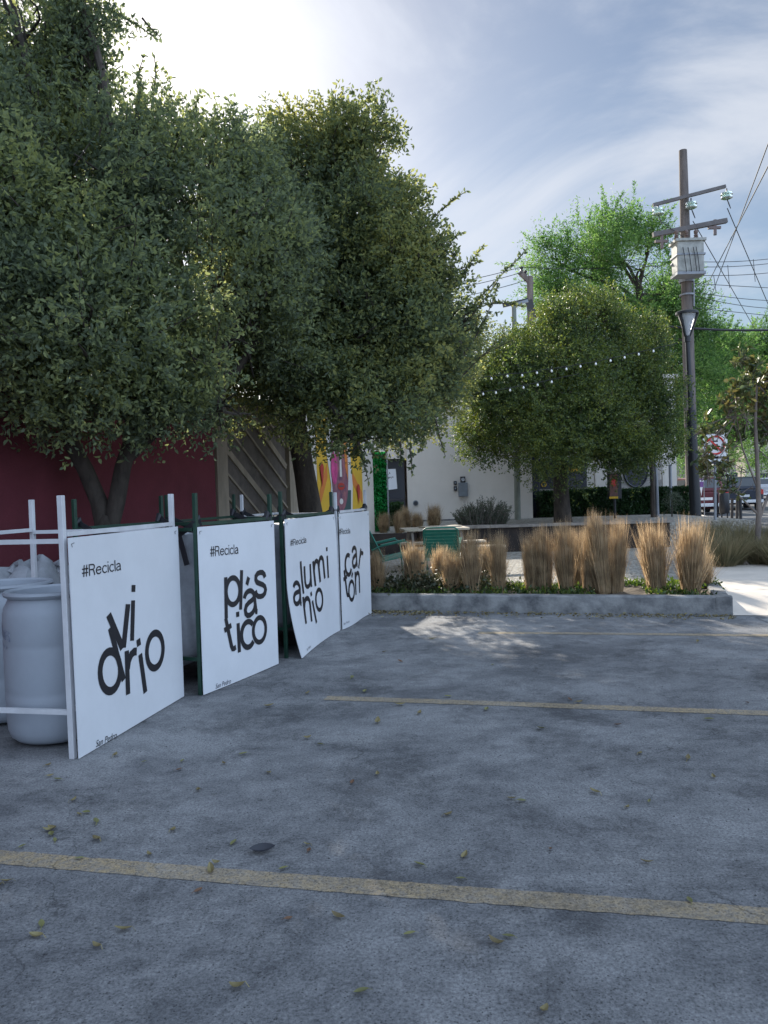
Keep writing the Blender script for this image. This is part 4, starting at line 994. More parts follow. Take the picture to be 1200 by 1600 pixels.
spots = [(75, 1198, 0), (78, 1214, 0), (90, 1220, 1), (115, 1253, 2), (135, 1272, 1), (150, 1286, 1), (124, 1275, 0), (75, 1300, 2), (80, 1306, 1), (86, 1315, 1), (82, 1297, 0), (35, 1325, 1), (152, 1314, 0), (233, 1338, 2), (225, 1192, 1), (280, 1205, 3), (180, 1182, 0), (420, 1210, 0), (285, 1191, 1), (310, 1237, 0), (365, 1320, 1), (480, 1322, 0), (483, 1332, 3), (443, 1360, 1), (338, 1351, 2), (330, 1362, 0), (124, 1344, 1), (10, 1380, 0), (65, 1447, 1), (58, 1465, 0), (152, 1482, 2), (192, 1456, 0), (450, 1439, 3), (528, 1436, 0), (310, 1395, 3), (373, 1546, 2), (565, 1553, 1), (640, 1463, 1), (775, 1478, 2), (795, 1467, 1), (849, 1583, 2), (590, 1212, 0), (655, 1354, 1), (550, 1225, 3), (700, 1276, 0), (720, 1376, 1), (800, 1250, 0), (815, 1254, 1), (1115, 1216, 0), (1015, 1254, 1), (980, 1264, 2), (1075, 1187, 0), (1078, 1410, 1), (675, 1000, 0), (770, 1040, 1), (1090, 1004, 2), (570, 1082, 1), (625, 1103, 0), (655, 1116, 2), (890, 1095, 3), (905, 1099, 0), (1108, 1126, 1), (1168, 1100, 3), (845, 1140, 1), (965, 1135, 3), (420, 1105, 0), (550, 1060, 1), (480, 1085, 0), (500, 1165, 1), (590, 1130, 2), (600, 1020, 0), (625, 1035, 3), (760, 1110, 1), (1000, 1180, 0), (700, 1090, 1), (930, 1240, 0), (860, 1330, 3), (1010, 1350, 0), (480, 1155, 2), (350, 1195, 0), (380, 1180, 1), (270, 1300, 0), (0, 1385, 2), (725, 1340, 0)]
for i, (x, y, k) in enumerate(spots):
    g = G(x, y, .0); src = LM[k]
    o = src if src.name not in used else src.copy()
    if src.name in used: COL.objects.link(o)
    used.add(src.name)
    sc = rng.uniform(.6, 1.05)
    if y < 1150: sc *= 1.3
    o.location = (g[0], g[1], .005); o.scale = (sc,)*3; o.rotation_euler = (rng.normal()*.12, rng.normal()*.12, rng.uniform(0, 6.28))
    lb = {0: 'slim curled yellow leaf lying on the grey asphalt', 1: 'flat yellow green leaf lying on the grey asphalt', 2: 'strongly curled pale leaf lying on the grey asphalt', 3: 'small brown leaf lying on the grey asphalt'}[k]
    tag(o, lb, 'fallen leaf', {0: 'slim yellow fallen leaves', 1: 'yellow green fallen leaves', 2: 'curled pale fallen leaves', 3: 'small brown fallen leaves'}[k])
g = G(410, 1332); mb = leafshape(.10, .055, .35, 7); o = mb.build('fallen_leaf', M['dry_leaf'], smooth=True); o.location = (g[0], g[1], .006); o.rotation_euler = (.1, 0, .2); tag(o, 'large black dried leaf above the nearest bay line', 'fallen leaf')
# loose grit on the asphalt
n = 2200; x_ = rng.uniform(-2.5, 4.5, n); y_ = rng.uniform(1.5, 8.2, n)**1.0; r_ = rng.uniform(.0015, .005, n); P = np.stack([x_, y_, np.zeros(n)], 1)
okk = ((P-np.array([-1.74, 4.2, 0]))@(-NX)) > .1; P = P[okk]; r_ = r_[okk]; n = len(P)
oct_ = np.array([(1, 0, 0), (0, 1, 0), (-1, 0, 0), (0, -1, 0), (0, 0, 1)]); V = P[:, None]+oct_[None]*r_[:, None, None]*rng.uniform(.6, 1.4, (n, 5, 1))
F = (np.array([[0, 1, 4], [1, 2, 4], [2, 3, 4], [3, 0, 4]])[None]+(np.arange(n)*5)[:, None, None]).reshape(-1, 3)
o = raw_mesh('grit', V.reshape(-1, 3), F, mat('grit_mat', (.07, .07, .07), .9, var=.5, vscale=30)); tag(o, 'loose dark grit scattered on the asphalt', 'grit', kind='stuff')
print('ground detail ok')

# ================================================================== TREES
def tree(name, label, base, trunkpts, trunkr, blobs, dens, leaf, per, slen, llen, lw, barkm, thr=.35, f=2.2, nshoot=60, shl=(.4, .8), six=True, group=None, shoot_list=None, forks=None, limbr=.06, up=.35, shell=.42, shootbias=None, extra=None):
    root = empty(name, base, label, 'tree', group)
    tb_ = MB()
    tp = [np.array(p, float) for p in trunkpts]
    pts = [tp[0]]
    # flare at foot
    tb_.tube(tp, trunkr, 14)
    ends = [tp[-1]]
    if forks:
        for fk in forks:
            fp = [np.array(p, float) for p in fk[0]]; tb_.tube(fp, fk[1], 12); ends.append(fp[-1])
    for c, r in blobs:
        c = np.array(c, float); rr = float(np.mean(r)); e = min(ends, key=lambda q: np.linalg.norm(q-c))
        if np.linalg.norm(c-e) > .15: pp = limb(tb_, e, c, limbr, limbr*.45, .15, 8, 7)
        for _ in range(7):
            d = norm(rng.normal(size=3)+[0, 0, .3]); e2 = c+d*rr*.85; limb(tb_, c-(c-e)*rng.uniform(0, .3), e2, limbr*.36, limbr*.08, .15, 5, 5)
    P, O = crown_points(blobs, dens, thr, f, shell)
    pos, dr, td = sprays(P, O, per, slen, up)
    # shoots from outer points
    on = np.linalg.norm(O, axis=1); cand = np.where((on > .88) & (O[:, 2] > -.3))[0]
    if len(cand) and nshoot:
        pick = rng.choice(cand, min(nshoot, len(cand)), False)
        sp, sd = shoots(P[pick]-O[pick]*.15, O[pick]*.8+rng.normal(size=(len(pick), 3))*.3+[0, 0, .45], rng.uniform(*shl, len(pick)), tb_, per=60, llen=llen, lw=lw)
        pos = np.concatenate([pos, sp]); dr = np.concatenate([dr, sd])
    if shoot_list:
        sp, sd = shoots([s[0] for s in shoot_list], [np.array(s[1])-np.array(s[0]) for s in shoot_list], [np.linalg.norm(np.array(s[1])-np.array(s[0])) for s in shoot_list], tb_, per=90, rad=.011)
        pos = np.concatenate([pos, sp]); dr = np.concatenate([dr, sd])
    # fine twigs among leaves
    sel = rng.choice(len(P), min(len(P), 500), False)
    for i in sel: tb_.tube([P[i]-O[i]*.25-[0, 0, .1], P[i]+td[i]*slen*.8], [.009, .003], 3, False)
    tb_.build('trunk', barkm, root, smooth=True)
    n = len(pos); leaf_mesh('crown', pos, dr, llen*rng.uniform(.65, 1.2, n), lw*rng.uniform(.7, 1.2, n), leaf, root, six=six)
    print(name, 'leaves', n); return root
def B(px, py, depth, rpx, squash=1.0, dsq=1.0):    # blob from photo position, radius in photo pixels at that distance
    c = D(px, py, depth); r = rpx*depth/1200; return (c, (r, r*dsq, r*squash))

# tree 1: left, forked trunk, crown over the drums and out of frame
b1 = np.array([-2.95, 8.0, 0.])
T1 = tree('broadleaf_tree', 'broadleaf tree with a forked trunk in front of the red wall', b1,
    [b1+(0, 0, -.05), D(168, 860, 8), D(166, 825, 8), D(169, 805, 8)], [.17, .13, .12, .085],
    [B(-60, 60, 7.2, 165), B(60, 70, 7.5, 95), B(128, 30, 7.6, 52), B(20, 10, 7.5, 90), B(135, 110, 7.7, 42), B(45, 330, 7.0, 205), B(190, 330, 7.6, 160), B(300, 320, 8.0, 115), B(235, 225, 7.9, 76), B(340, 245, 8, 58), B(385, 290, 8.2, 66), B(420, 400, 8.4, 85), B(410, 520, 8.2, 85), B(330, 430, 7.8, 150), B(150, 530, 6.8, 165, .9), B(20, 530, 7.0, 165, .9), B(60, 620, 7.2, 90, .6), B(230, 630, 7.4, 80, .6), B(350, 640, 7.8, 70, .6), B(-150, 350, 6.6, 240), B(-230, 150, 7, 220), B(300, 580, 7.5, 115, .8), B(-60, -200, 8, 200), B(30, 150, 7.6, 95), B(110, 190, 7.9, 55)],
    105, M['leaf_a'], 14, .28, .058, .026, M['bark'], thr=.50, nshoot=260, shl=(.2, .45), limbr=.07,
    forks=[([D(164, 835, 8), D(155, 785, 8), D(134, 735, 8), D(110, 690, 7.9), D(95, 620, 7.6)], [.085, .09, .085, .08, .07]), ([D(170, 835, 8), D(182, 785, 8), D(192, 730, 8), D(205, 690, 8.1), D(230, 620, 8)], [.085, .09, .085, .08, .065]), ([D(192, 725, 8), D(240, 680, 8.2), D(300, 620, 8.2)], [.055, .045, .03])],
    shoot_list=[(D(150, 10, 7.8), D(248, 40, 7.8)), (D(222, 28, 7.9), D(252, 66, 7.9)), (D(235, 150, 7.9), D(262, 98, 7.9)), (D(290, 200, 8), D(322, 140, 8)), (D(360, 240, 8), D(393, 170, 8)), (D(210, 130, 7.9), D(225, 95, 7.9))])
# tree 2: crown between the boards and the round tree
b2 = D(492, 850, 12.6); b2[2] = 0
T2 = tree('broadleaf_tree', 'tall broadleaf tree with a leaning trunk beside the slatted gate', b2,
    [b2+(0, 0, -.05), D(487, 810, 12.6), D(476, 740, 12.5), D(462, 660, 12.2), D(470, 560, 11.6)], [.26, .20, .17, .16, .13],
    [B(505, 255, 9.6, 78), B(560, 225, 9.4, 55), B(445, 330, 10, 95), B(550, 370, 9.4, 105), B(620, 430, 9.2, 75), B(612, 330, 9.6, 45), B(480, 460, 9.8, 150), B(590, 530, 9.0, 100), B(655, 540, 9.2, 62), B(400, 560, 9.4, 120, .8), B(510, 620, 9.0, 95, .75), B(610, 635, 8.6, 70, .7), B(440, 215, 9.8, 34), B(655, 465, 9.6, 48), B(540, 460, 11.5, 130), B(460, 480, 12.5, 140), B(555, 690, 8.5, 34, .6), B(672, 600, 9.2, 45), B(400, 420, 10, 90), B(395, 300, 9, 62), B(418, 255, 9.4, 42), B(700, 500, 9.3, 36), B(690, 550, 9.3, 38), B(722, 560, 9.4, 26), B(660, 400, 9.3, 34), B(700, 440, 9.3, 24), B(735, 500, 9.4, 22), B(650, 600, 12, 75), B(600, 620, 12.5, 80), B(695, 555, 11.5, 48), B(715, 530, 12.5, 42), B(712, 600, 13, 36), B(660, 500, 11, 60)],
    130, M['leaf_b'], 14, .28, .060, .027, M['bark'], thr=.6, nshoot=240, shl=(.25, .55), limbr=.065,
    shoot_list=[(D(560, 240, 9.4), D(602, 148, 9.4)), (D(580, 200, 9.4), D(625, 185, 9.4)), (D(500, 200, 9.6), D(470, 152, 9.6)), (D(480, 200, 9.6), D(436, 160, 9.6)), (D(590, 210, 9.4), D(630, 225, 9.4)), (D(650, 380, 9.2), D(697, 285, 9.2)), (D(660, 400, 9.2), D(736, 345, 9.2)), (D(690, 470, 9.2), D(762, 372, 9.2)), (D(700, 520, 9.3), D(790, 392, 9.3)), (D(720, 500, 9.3), D(812, 388, 9.3)), (D(720, 560, 9.3), D(800, 455, 9.3)), (D(700, 545, 9.3), D(775, 440, 9.3)), (D(720, 590, 9.4), D(795, 510, 9.4)), (D(730, 570, 9.4), D(782, 535, 9.4)), (D(680, 440, 9.2), D(742, 405, 9.2)), (D(640, 700, 8.4), D(648, 738, 8.4)), (D(625, 690, 8.4), D(632, 728, 8.4)), (D(560, 690, 8.4), D(575, 742, 8.4)), (D(680, 650, 8.6), D(690, 708, 8.6)), (D(665, 640, 8.6), D(672, 705, 8.6)), (D(560, 250, 9.4), D(560, 160, 9.4)), (D(520, 240, 9.6), D(530, 158, 9.6))])
# tree 3: round garden tree in the planter
b3 = D(880, 812, 18.4); b3[2] = .4
T3 = tree('round_crowned_tree', 'round crowned tree growing in the raised planter', b3,
    [b3, D(878, 790, 18.4), D(875, 740, 18.4), D(874, 690, 18.4), D(880, 640, 18.3)], [.24, .19, .17, .16, .14],
    [B(900, 545, 18.0, 84), B(835, 580, 17.8, 74), B(965, 570, 18.2, 78), B(785, 640, 17.6, 76), B(880, 640, 17.2, 120), B(975, 650, 17.8, 96), B(1012, 625, 18.2, 44), B(755, 690, 17.4, 46, .8), B(830, 700, 17, 52, .7), B(1025, 690, 18.2, 44, .8), B(920, 700, 17.2, 52, .6), B(980, 700, 17.6, 50, .6), B(770, 610, 17.8, 52), B(1000, 540, 18.4, 45), B(900, 500, 18.5, 45), B(935, 500, 18.4, 42), B(870, 510, 18.4, 42), B(970, 710, 17.6, 40, .6), B(800, 560, 17.8, 42), B(760, 600, 17.8, 35), B(880, 600, 20, 110), B(950, 640, 20, 90)],
    85, M['leaf_c'], 14, .28, .062, .032, M['bark'], thr=.6, f=2.6, nshoot=420, shl=(.15, .5), six=False, limbr=.06)
print('near trees ok')
# feathery bright trees beyond
def feather_tree(label, px, by, depth, blobs, tr=.22, dens=17):
    base = D(px, by, depth); base[2] = 0
    top = np.mean([b[0] for b in blobs], 0)
    return tree('feathery_tree', label, base, [base, base+(top-base)*.25, base+(top-base)*.5+[.3, 0, 0], top], [tr, tr*.8, tr*.6, tr*.4], blobs, dens, M['leaf_d'], 26, 1.1, .17, .05, M['bark'], thr=.12, f=1.5, nshoot=110, shl=(.8, 1.8), six=False, group='feathery trees beyond the garden', limbr=.10, up=-.15)
feather_tree('tall bright green feathery tree behind the transformer pole', 985, 800, 36, [B(960, 400, 36, 55), B(900, 405, 36, 50), B(1000, 420, 36, 55), B(860, 400, 36, 30), B(965, 350, 36, 22), B(870, 455, 36, 42), B(1040, 520, 36, 62), B(1045, 455, 36, 38), B(1015, 370, 36, 28), B(1078, 470, 36, 26), B(1060, 600, 35, 60), B(960, 520, 37, 95), B(1085, 500, 36, 26), B(1030, 680, 34, 45), B(1080, 560, 36, 40)])
feather_tree('bright green feathery tree right of the lamp post', 1120, 790, 42, [B(1125, 580, 42, 48), B(1160, 555, 42, 30), B(1115, 640, 40, 45), B(1150, 640, 42, 45), B(1100, 700, 40, 35), B(1145, 600, 43, 40), B(1130, 560, 41, 30)], dens=24)
feather_tree('bright green feathery tree at the right edge of the street', 1210, 790, 46, [B(1195, 560, 46, 42), B(1230, 600, 46, 70), B(1180, 620, 46, 45), B(1190, 690, 46, 40), B(1180, 560, 46, 30)], dens=22)
# young magnolia-like tree on the right, several stems
g = G(1186, 872, .1)
MG = 12.2
T4 = tree('young_tree', 'young thin tree with reddish leaves in the far planting strip', (D(1186, 872, MG)[0], MG, .1),
    [D(1184, 885, MG), D(1184, 840, MG), D(1186, 800, MG), D(1184, 740, MG), D(1180, 660, MG), D(1183, 600, MG)], [.05, .045, .042, .035, .025, .012],
    [B(x_, y_, MG+dz_, r_) for x_, y_, r_, dz_ in ((1172, 590, 15, 0), (1196, 600, 17, .3), (1150, 612, 13, -.2), (1184, 628, 14, .2), (1215, 640, 20, 0), (1140, 642, 14, .1), (1168, 655, 15, -.3), (1200, 668, 17, .2), (1122, 672, 13, 0), (1150, 690, 16, .2), (1100, 700, 12, -.2), (1126, 706, 14, -.3), (1182, 702, 16, .3), (1160, 728, 15, 0), (1132, 734, 14, -.2), (1108, 738, 11, 0), (1205, 735, 18, .2), (1148, 762, 14, -.1), (1178, 762, 12, .2), (1092, 668, 9, 0), (1160, 560, 10, 0), (1225, 590, 18, 0), (1125, 765, 9, -.2))],
    60, M['leaf_e'], 9, .18, .115, .048, M['bark2'], thr=.25, nshoot=12, shl=(.2, .35), limbr=.012,
    forks=[([D(1186, 805, MG), D(1165, 785, MG), D(1150, 770, MG)], [.02, .015, .008]), ([D(1186, 812, MG), D(1200, 775, MG), D(1225, 740, MG)], [.025, .02, .012]), ([D(1186, 770, MG), D(1160, 700, MG), D(1150, 650, MG)], [.016, .012, .007])])
# rosemary bush
c = D(752, 815, 17.4)
t = empty('rosemary_bush', (c[0], c[1], zr-.05), 'grey green rosemary bush spilling over the planter rim', 'bush')
n = 420; an = rng.uniform(0, 6.28, n); bx0 = c[0]+rng.uniform(-.45, .45, n); tips = []; PP = []; DD = []
mb = MB()
for i in range(n):
    s0 = np.array([bx0[i], 17.4+rng.uniform(-.3, .3), zr-.04]); lean = (bx0[i]-c[0])*1.2+rng.normal()*.22; Ln = rng.uniform(.3, .75)*(1-.5*abs(bx0[i]-c[0]-.1)/.6)
    d = norm(np.array([lean, rng.normal()*.3, 1.0])); e = s0+d*Ln; mb.tube([s0, (s0+e)/2+rng.normal(size=3)*.02, e], [.006, .005, .002], 3, False)
    k = 34; tt = rng.uniform(.1, 1, k)[:, None]; PP.append(s0+(e-s0)*tt); DD.append(d*.7+rng.normal(size=(k, 3))*.5)
mb.build('stems', M['bark2'], t); leaf_mesh('foliage', np.concatenate(PP), np.concatenate(DD), .05, .012, M['leaf_rose'], t, six=False)
# small dark bush at right of hedge
t = empty('round_bush', (px_at(1050, 20), 20, .3), 'small grey green bush right of the leaning stakes', 'bush')
P, O = crown_points([B(1050, 785, 20, 16)], 120, 1, 3); pos, dr, _ = sprays(P, O, 8, .12); leaf_mesh('foliage', pos, dr, .06, .015, M['leaf_rose'], t, six=False)
mb = MB(); mb.tube([D(1050, 812, 20), D(1050, 780, 20)], .02, 5); mb.build('stem', M['bark'], t)
print('trees ok')

# ================================================================== POLES, LAMP, WIRES
DP = 28.0
def vp(px, py, d=DP): return D(px, py, d)
base = D(1083, 820, DP); base[2] = 0; top = D(1067, 235, DP)
t = empty('utility_pole', base, 'tall wooden utility pole carrying a transformer and glass insulators', 'utility pole')
def onpole(py):                       # point on pole axis at photo height
    z = D(1075, py, DP)[2]; f = (z-base[2])/(top[2]-base[2]); return base+(top-base)*f
mb = MB(); mb.tube([base, onpole(600), onpole(440), top], [.225, .21, .19, .14], 10); mb.build('pole', M['upole'], t, smooth=True)
def crossarm(pa, pb, w): mb = MB(); mb.bar(pa, pb, w, w); return mb.build('crossarm', M['arm_steel'], t)
offY = np.array([0, -.28, 0])
crossarm(vp(1016, 325)+offY, vp(1128, 296)+offY, .11)
crossarm(vp(1016, 371)+offY, vp(1130, 349)+offY, .16)
for px, py in ((1024, 334), (1075, 324), (1130, 309)):
    c = vp(px, py)+offY; mb = MB(); mb.lathe(c, [(.02, .14), (.06, .12), (.19, .06), (.21, 0), (.14, -.02), (.19, -.06), (.20, -.12), (.13, -.15), (.03, -.13)], 20); o = mb.build('glass_insulator', M['insul'], t, smooth=True)
    mb = MB(); mb.tube([c+(0, 0, .22), c+(0, 0, .12)], .025, 6); mb.tube([c+(0, 0, -.13), c+(.06, -.02, -.32), c+(.12, -.03, -.5)], [.015, .022, .015], 6); mb.build('hook', M['meter_dark'], o)
# transformer
ta0, ta1 = vp(1042, 380)+offY, vp(1086, 376)+offY; tc_ = vp(1064, 412)+offY*2.2
wx = (1086-1042)/1200*DP/2; hz = (430-379)/1200*DP/2
ax_ = norm(cr*np.array([1, 1, 0])); ay_ = np.array([0, 1.0, 0])
tf = MB(); tf.obox(tc_, ax_*wx*.92, ay_*.30, (0, 0, hz*.92)); tfo = tf.build('transformer_tank', M['transf'], t, bevel=.05)
mb = MB(); mb.obox(tc_+(0, 0, hz*.96), ax_*wx*1.03, ay_*.36, (0, 0, .045)); mb.build('lid', M['transf'], tfo)
mb = MB(); mb.obox(tc_+(0, 0, hz*.12), ax_*wx*.98, ay_*.33, (0, 0, .03)); mb.build('band', M['galv'], tfo)
mb = MB(); mb.obox(tc_-(0, 0, hz*.98), ax_*wx*.98, ay_*.33, (0, 0, .05)); mb.build('bracket', M['galv'], tfo)
for s in (-.75, -.05, .6):
    c = tc_+ax_*wx*s+np.array([0, 0, hz]); mb = MB(); mb.lathe(c, [(.06, 0), (.09, .03), (.055, .06), (.09, .09), (.055, .12), (.085, .15), (.05, .18), (.08, .21), (.045, .25), (.07, .28), (.075, .36), (.02, .42)], 12); mb.build('bushing', M['porcelain'], tfo, smooth=True)
for s in (-.6, -.25, .1, .3):
    c = tc_+ax_*wx*s-ay_*.36; mb = MB(); mb.tube([c+(0, 0, hz*.5), c+(.04, -.03, 0), c+(.1, -.03, -hz*.95)], .014, 5); mb.build('lead', M['cable'], tfo)
mb = MB(); mb.bar(vp(1042, 418)+offY*1.5, vp(1068, 438)+offY, .08, .08); mb.build('brace', M['galv'], t)
for px, py in ((1112, 360), (1030, 381)):
    c = vp(px, py)+offY; mb = MB(); mb.bar(c+(0, 0, .28), c-(0, 0, .26), .10); mb.bar(c-ax_*.25, c+ax_*.2, .09); mb.build('cutout_fuse', M['porcelain'], t)
mb = MB(); mb.tube([onpole(440)+(.22, -.1, 0), onpole(480)+(.2, -.12, 0)], .03, 6); mb.build('conduit', M['galv'], t)
mb = MB(); c = onpole(437); mb.lathe(c, [(.235, -.1), (.26, -.1), (.26, .1), (.235, .1)], 12); c = onpole(461); mb.lathe(c, [(.235, -.03), (.26, -.03), (.26, .03), (.235, .03)], 12); mb.build('steel_band', M['galv'], t)

# street lamp in front of it
DL = 20.5
lb = D(1088, 818, DL); lb[2] = .1; lt = D(1074, 527, DL)
t = empty('street_lamp', lb, 'black street lamp with a cone shaped glass head', 'street lamp')
ll = lambda py: lb+(lt-lb)*((D(1080, py, DL)[2]-lb[2])/(lt[2]-lb[2]))
mb = MB(); mb.tube([ll(640), ll(575), lt], [.075, .065, .06], 12); mb.build('upper_pole', M['black_steel'], t, smooth=True)
mb = MB(); mb.tube([lb, ll(641)], [.15, .125], 12); mb.build('lower_pole', M['black_steel'], t, smooth=True)
c = lt; hh_ = (527-489)/1200*DL; R2 = .27
mb = MB(); mb.lathe(c, [(.05, 0.02), (.07, .06), (R2*.86, hh_*.93)], 24); mb.build('glass_cone', M['lens'], t, smooth=True)
mb = MB(); mb.lathe(c, [(.03, .05)]+[(.045+.09*i/8+(.008 if i % 2 else -.004), .12+(hh_-.22)*i/8) for i in range(9)]+[(.0, hh_-.1)], 18); mb.build('inner_reflector', M['galv'], t, smooth=True)
mb = MB(); mb.lathe(c, [(R2*.9, hh_*.93), (R2*1.08, hh_*.93), (R2*1.08, hh_*1.02), (R2*.9, hh_*1.06), (0, hh_*1.1)], 24); mb.build('cap', M['black_steel'], t, smooth=True)
for k in range(3):
    an = math.radians(-90+120*k+60); d = np.array([math.cos(an), math.sin(an), 0]); mb = MB(); mb.bar(c+d*.05, c+d*R2*1.02+(0, 0, hh_*.95), .05, .06); mb.build('arm', M['black_steel'], t)
mb = MB(); mb.lathe(c, [(.062, -.12), (.085, -.12), (.085, .03), (.05, .03)], 14); mb.build('collar', M['black_steel'], t, smooth=True)

# pale pole with bracket arm and second utility pole behind the trees
DG = 20.5
t = empty('garden_pole', D(809, 815, DG)*[1, 1, 0]+[0, 0, .3], 'slim grey green pole with a short arm beside the round tree', 'pole')
a_ = D(809, 812, DG); b_ = D(803, 476, DG)
mb = MB(); mb.tube([a_, b_], [.085, .06], 10); mb.build('shaft', M['pole_grey'], t, smooth=True)
mb = MB(); mb.bar(b_, D(825, 470, DG), .06, .07); mb.build('arm', M['galv'], t)
mb = MB(); mb.bar(D(786, 477, DG)+(0, .05, 0), D(826, 468, DG)+(0, .05, 0), .05, .1); mb.build('crosspiece', M['black_steel'], t)
t = empty('utility_pole', D(829, 800, 33)*[1, 1, 0], 'second wooden utility pole rising behind the round tree', 'utility pole')
mb = MB(); q0 = D(832, 800, 33); q0[2] = 0; q1 = D(828, 432, 33); mb.tube([q0, q1], [.2, .13], 8); mb.build('pole', M['upole'], t)
mb = MB(); mb.bar(D(812, 425, 33), D(832, 445, 33), .18, .18); mb.build('crossarm', M['upole'], t)
mb = MB(); mb.bar(D(826, 470, 33), D(834, 498, 33), .3, .3); mb.build('junction_box', M['meter_dark'], t)
for px, py in ((815, 420), (821, 426)): mb = MB(); c = D(px, py, 33); mb.lathe(c, [(.02, -.12), (.08, -.08), (.04, -.02), (.09, .04), (.03, .1)], 8); mb.build('insulator', M['meter_dark'], t)

def wire(pts, r, label, sag=0.0, cat='cable'):
    a, b = np.array(pts[0]), np.array(pts[-1]); P = []
    for i in range(17):
        q = i/16; P.append(a+(b-a)*q-np.array([0, 0, sag*4*q*(1-q)]))
    mb = MB(); mb.tube(P, r, 5); o = mb.build('power_cable', M['cable']); tag(o, label, cat, 'overhead cables'); return o
wire([vp(1131, 330)+offY, D(1230, 545, 40)], .016, 'cable dropping from the right glass insulator to the lower right')
wire([vp(1078, 350)+offY, D(1180, 515, 44)], .016, 'cable dropping from the middle glass insulator')
wire([vp(1030, 352)+offY, vp(1062, 381)+offY*2], .014, 'short cable from the left glass insulator to the transformer')
wire([D(1215, 185, 16), D(1105, 480, 40)], .014, 'steeper of the two long cables descending from the top right edge')
wire([D(1218, 225, 16), D(1100, 455, 40)], .016, 'lower of the two long cables descending from the top right edge')
for i, (a, b, s, lb_) in enumerate([((1086, 409), (1240, 399), .1, 'topmost level cable right of the transformer'), ((1086, 417), (1240, 406), .1, 'second level cable right of the transformer'), ((1084, 430), (1240, 421), .1, 'third level cable right of the transformer'), ((1082, 443), (1240, 452), .0, 'upper insulated cable leaving the pole below the transformer'), ((1084, 456), (1240, 470), .1, 'middle insulated cable leaving the pole below the transformer'), ((1084, 462), (1240, 482), .15, 'lower insulated cable leaving the pole below the transformer'), ((1084, 481), (1240, 497), .0, 'lowest thin cable above the thick black one')]):
    wire([D(*a, 28), D(*b, 34)], .013, lb_, s)
wire([D(1030, 509, 28), D(1260, 513, 31)], .045, 'thick black cable bundle passing behind the lamp head', .12)
wire([D(640, 452, 30), D(815, 417, 33)], .014, 'upper thin cable left of the second utility pole', .1)
wire([D(815, 417, 33), D(1045, 408, 36)], .014, 'thin cable between the two utility poles', .2)
wire([D(640, 462, 30), D(821, 424, 33)], .014, 'middle thin cable left of the second utility pole', .1)
wire([D(640, 478, 30), D(822, 438, 33)], .014, 'lower thin cable left of the second utility pole', .1)
for a, b, l in (((1137, 414), (1140, 450), 'left short vertical tie between the level cables'), ((1115, 430), (1119, 458), 'middle short vertical tie between the level cables'), ((1177, 405), (1180, 440), 'right short vertical tie between the level cables')): wire([D(*a, 30), D(*b, 30)], .012, l)

# string lights through the round tree
DS = 14.8
def string(pxs, label):
    pts = [D(x, y, DS) for x, y in pxs]
    t = empty('string_lights', pts[0], label, 'string lights', 'festoon lights on the round tree')
    mb = MB(); mb.tube([p+np.array([0, 0, .05]) for p in pts], .006, 4); mb.build('cord', M['cable'], t)
    for p in pts[1:-1]:
        mb = MB(); mb.lathe(p, [(0.0, -.022), (.011, -.019), (.019, -.008), (.021, .002), (.016, .014), (.009, .03)], 12); b_ = mb.build('bulb', M['bulb'], t, smooth=True)
        mb = MB(); mb.tube([p+(0, 0, .03), p+(0, 0, .055)], .012, 6); mb.build('socket', M['cable'], b_)
string([(735, 596), (768, 592), (793, 588), (816, 587), (839, 583), (862, 580), (885, 577), (907, 573), (931, 569), (954, 564), (976, 559), (998, 554), (1021, 549), (1060, 540)], 'upper string of small white bulbs across the round tree')
string([(735, 620), (755, 616), (775, 614), (797, 610), (818, 606), (840, 602), (862, 597), (905, 588)], 'lower string of small white bulbs across the round tree')

# stakes by the building, thin posts
for (a, b, r_, m, nm, lb_) in [((1021, 812), (1016, 700), .07, 'bark', 'tree_stake', 'dark leaning stake in front of the stone facade'), ((1028, 812), (1022, 700), .045, 'galv', 'tree_stake', 'pale metal stake leaning beside the dark one')]:
    mb = MB(); p, q = D(*a, 20), D(*b, 20); mb.tube([p, (p+q)/2+(.02, 0, 0), q], [r_, r_*.9, r_*.8], 8); tag(mb.build(nm, M[m], smooth=True), lb_, 'stake')
t = empty('sign_post', D(1048, 815, 22)*[1, 1, 0], 'thin grey post left of the utility pole', 'post')
mb = MB(); mb.tube([D(1049, 815, 22), D(1047, 728, 22)], .045, 8); mb.build('shaft', M['galv'], t)
mb = MB(); c = D(1047, 728, 22); mb.lathe(c, [(.05, 0), (.06, .02), (.0, .06)], 8); mb.build('cap', M['galv'], t)

# no-parking sign with one-way arrow
DN = 17.5
t = empty('traffic_sign', D(1117, 850, DN)*[1, 1, 0]+[0, 0, .0], 'no parking sign over a black one way arrow plate on a grey post', 'road sign')
p, q = D(1118, 872, DN), D(1117, 682, DN); p[2] = 0
mb = MB(); mb.tube([p, q], .032, 8); mb.build('post', M['galv'], t)
c = D(1116, 698, DN); mb = MB(); hs = .28; mb.obox(c-(0, .05, 0), (hs, 0, 0), (0, .006, 0), (0, 0, hs+.02)); pn = mb.build('panel', M['sign_white'], t, bevel=.004)
mb = MB(); ring = [(c[0]+.20*math.cos(a), c[1]-.063, c[2]+.03+.20*math.sin(a)) for a in [2*math.pi*i/32 for i in range(33)]]; mb.tube(ring, .022, 4, False); mb.build('ring', M['sign_red'], pn)
mb = MB(); mb.obox((c[0], c[1]-.066, c[2]+.03), (.14, 0, -.14), (0, .003, 0), (.014, 0, .014)); mb.build('slash', M['sign_red'], pn)
text_flat('E', (c[0]-.07, c[1]-.059, c[2]-.06), (1, 0, 0), (0, 0, 1), .2, M['ink'], 'lettering', pn, 1.1, bold=.02)
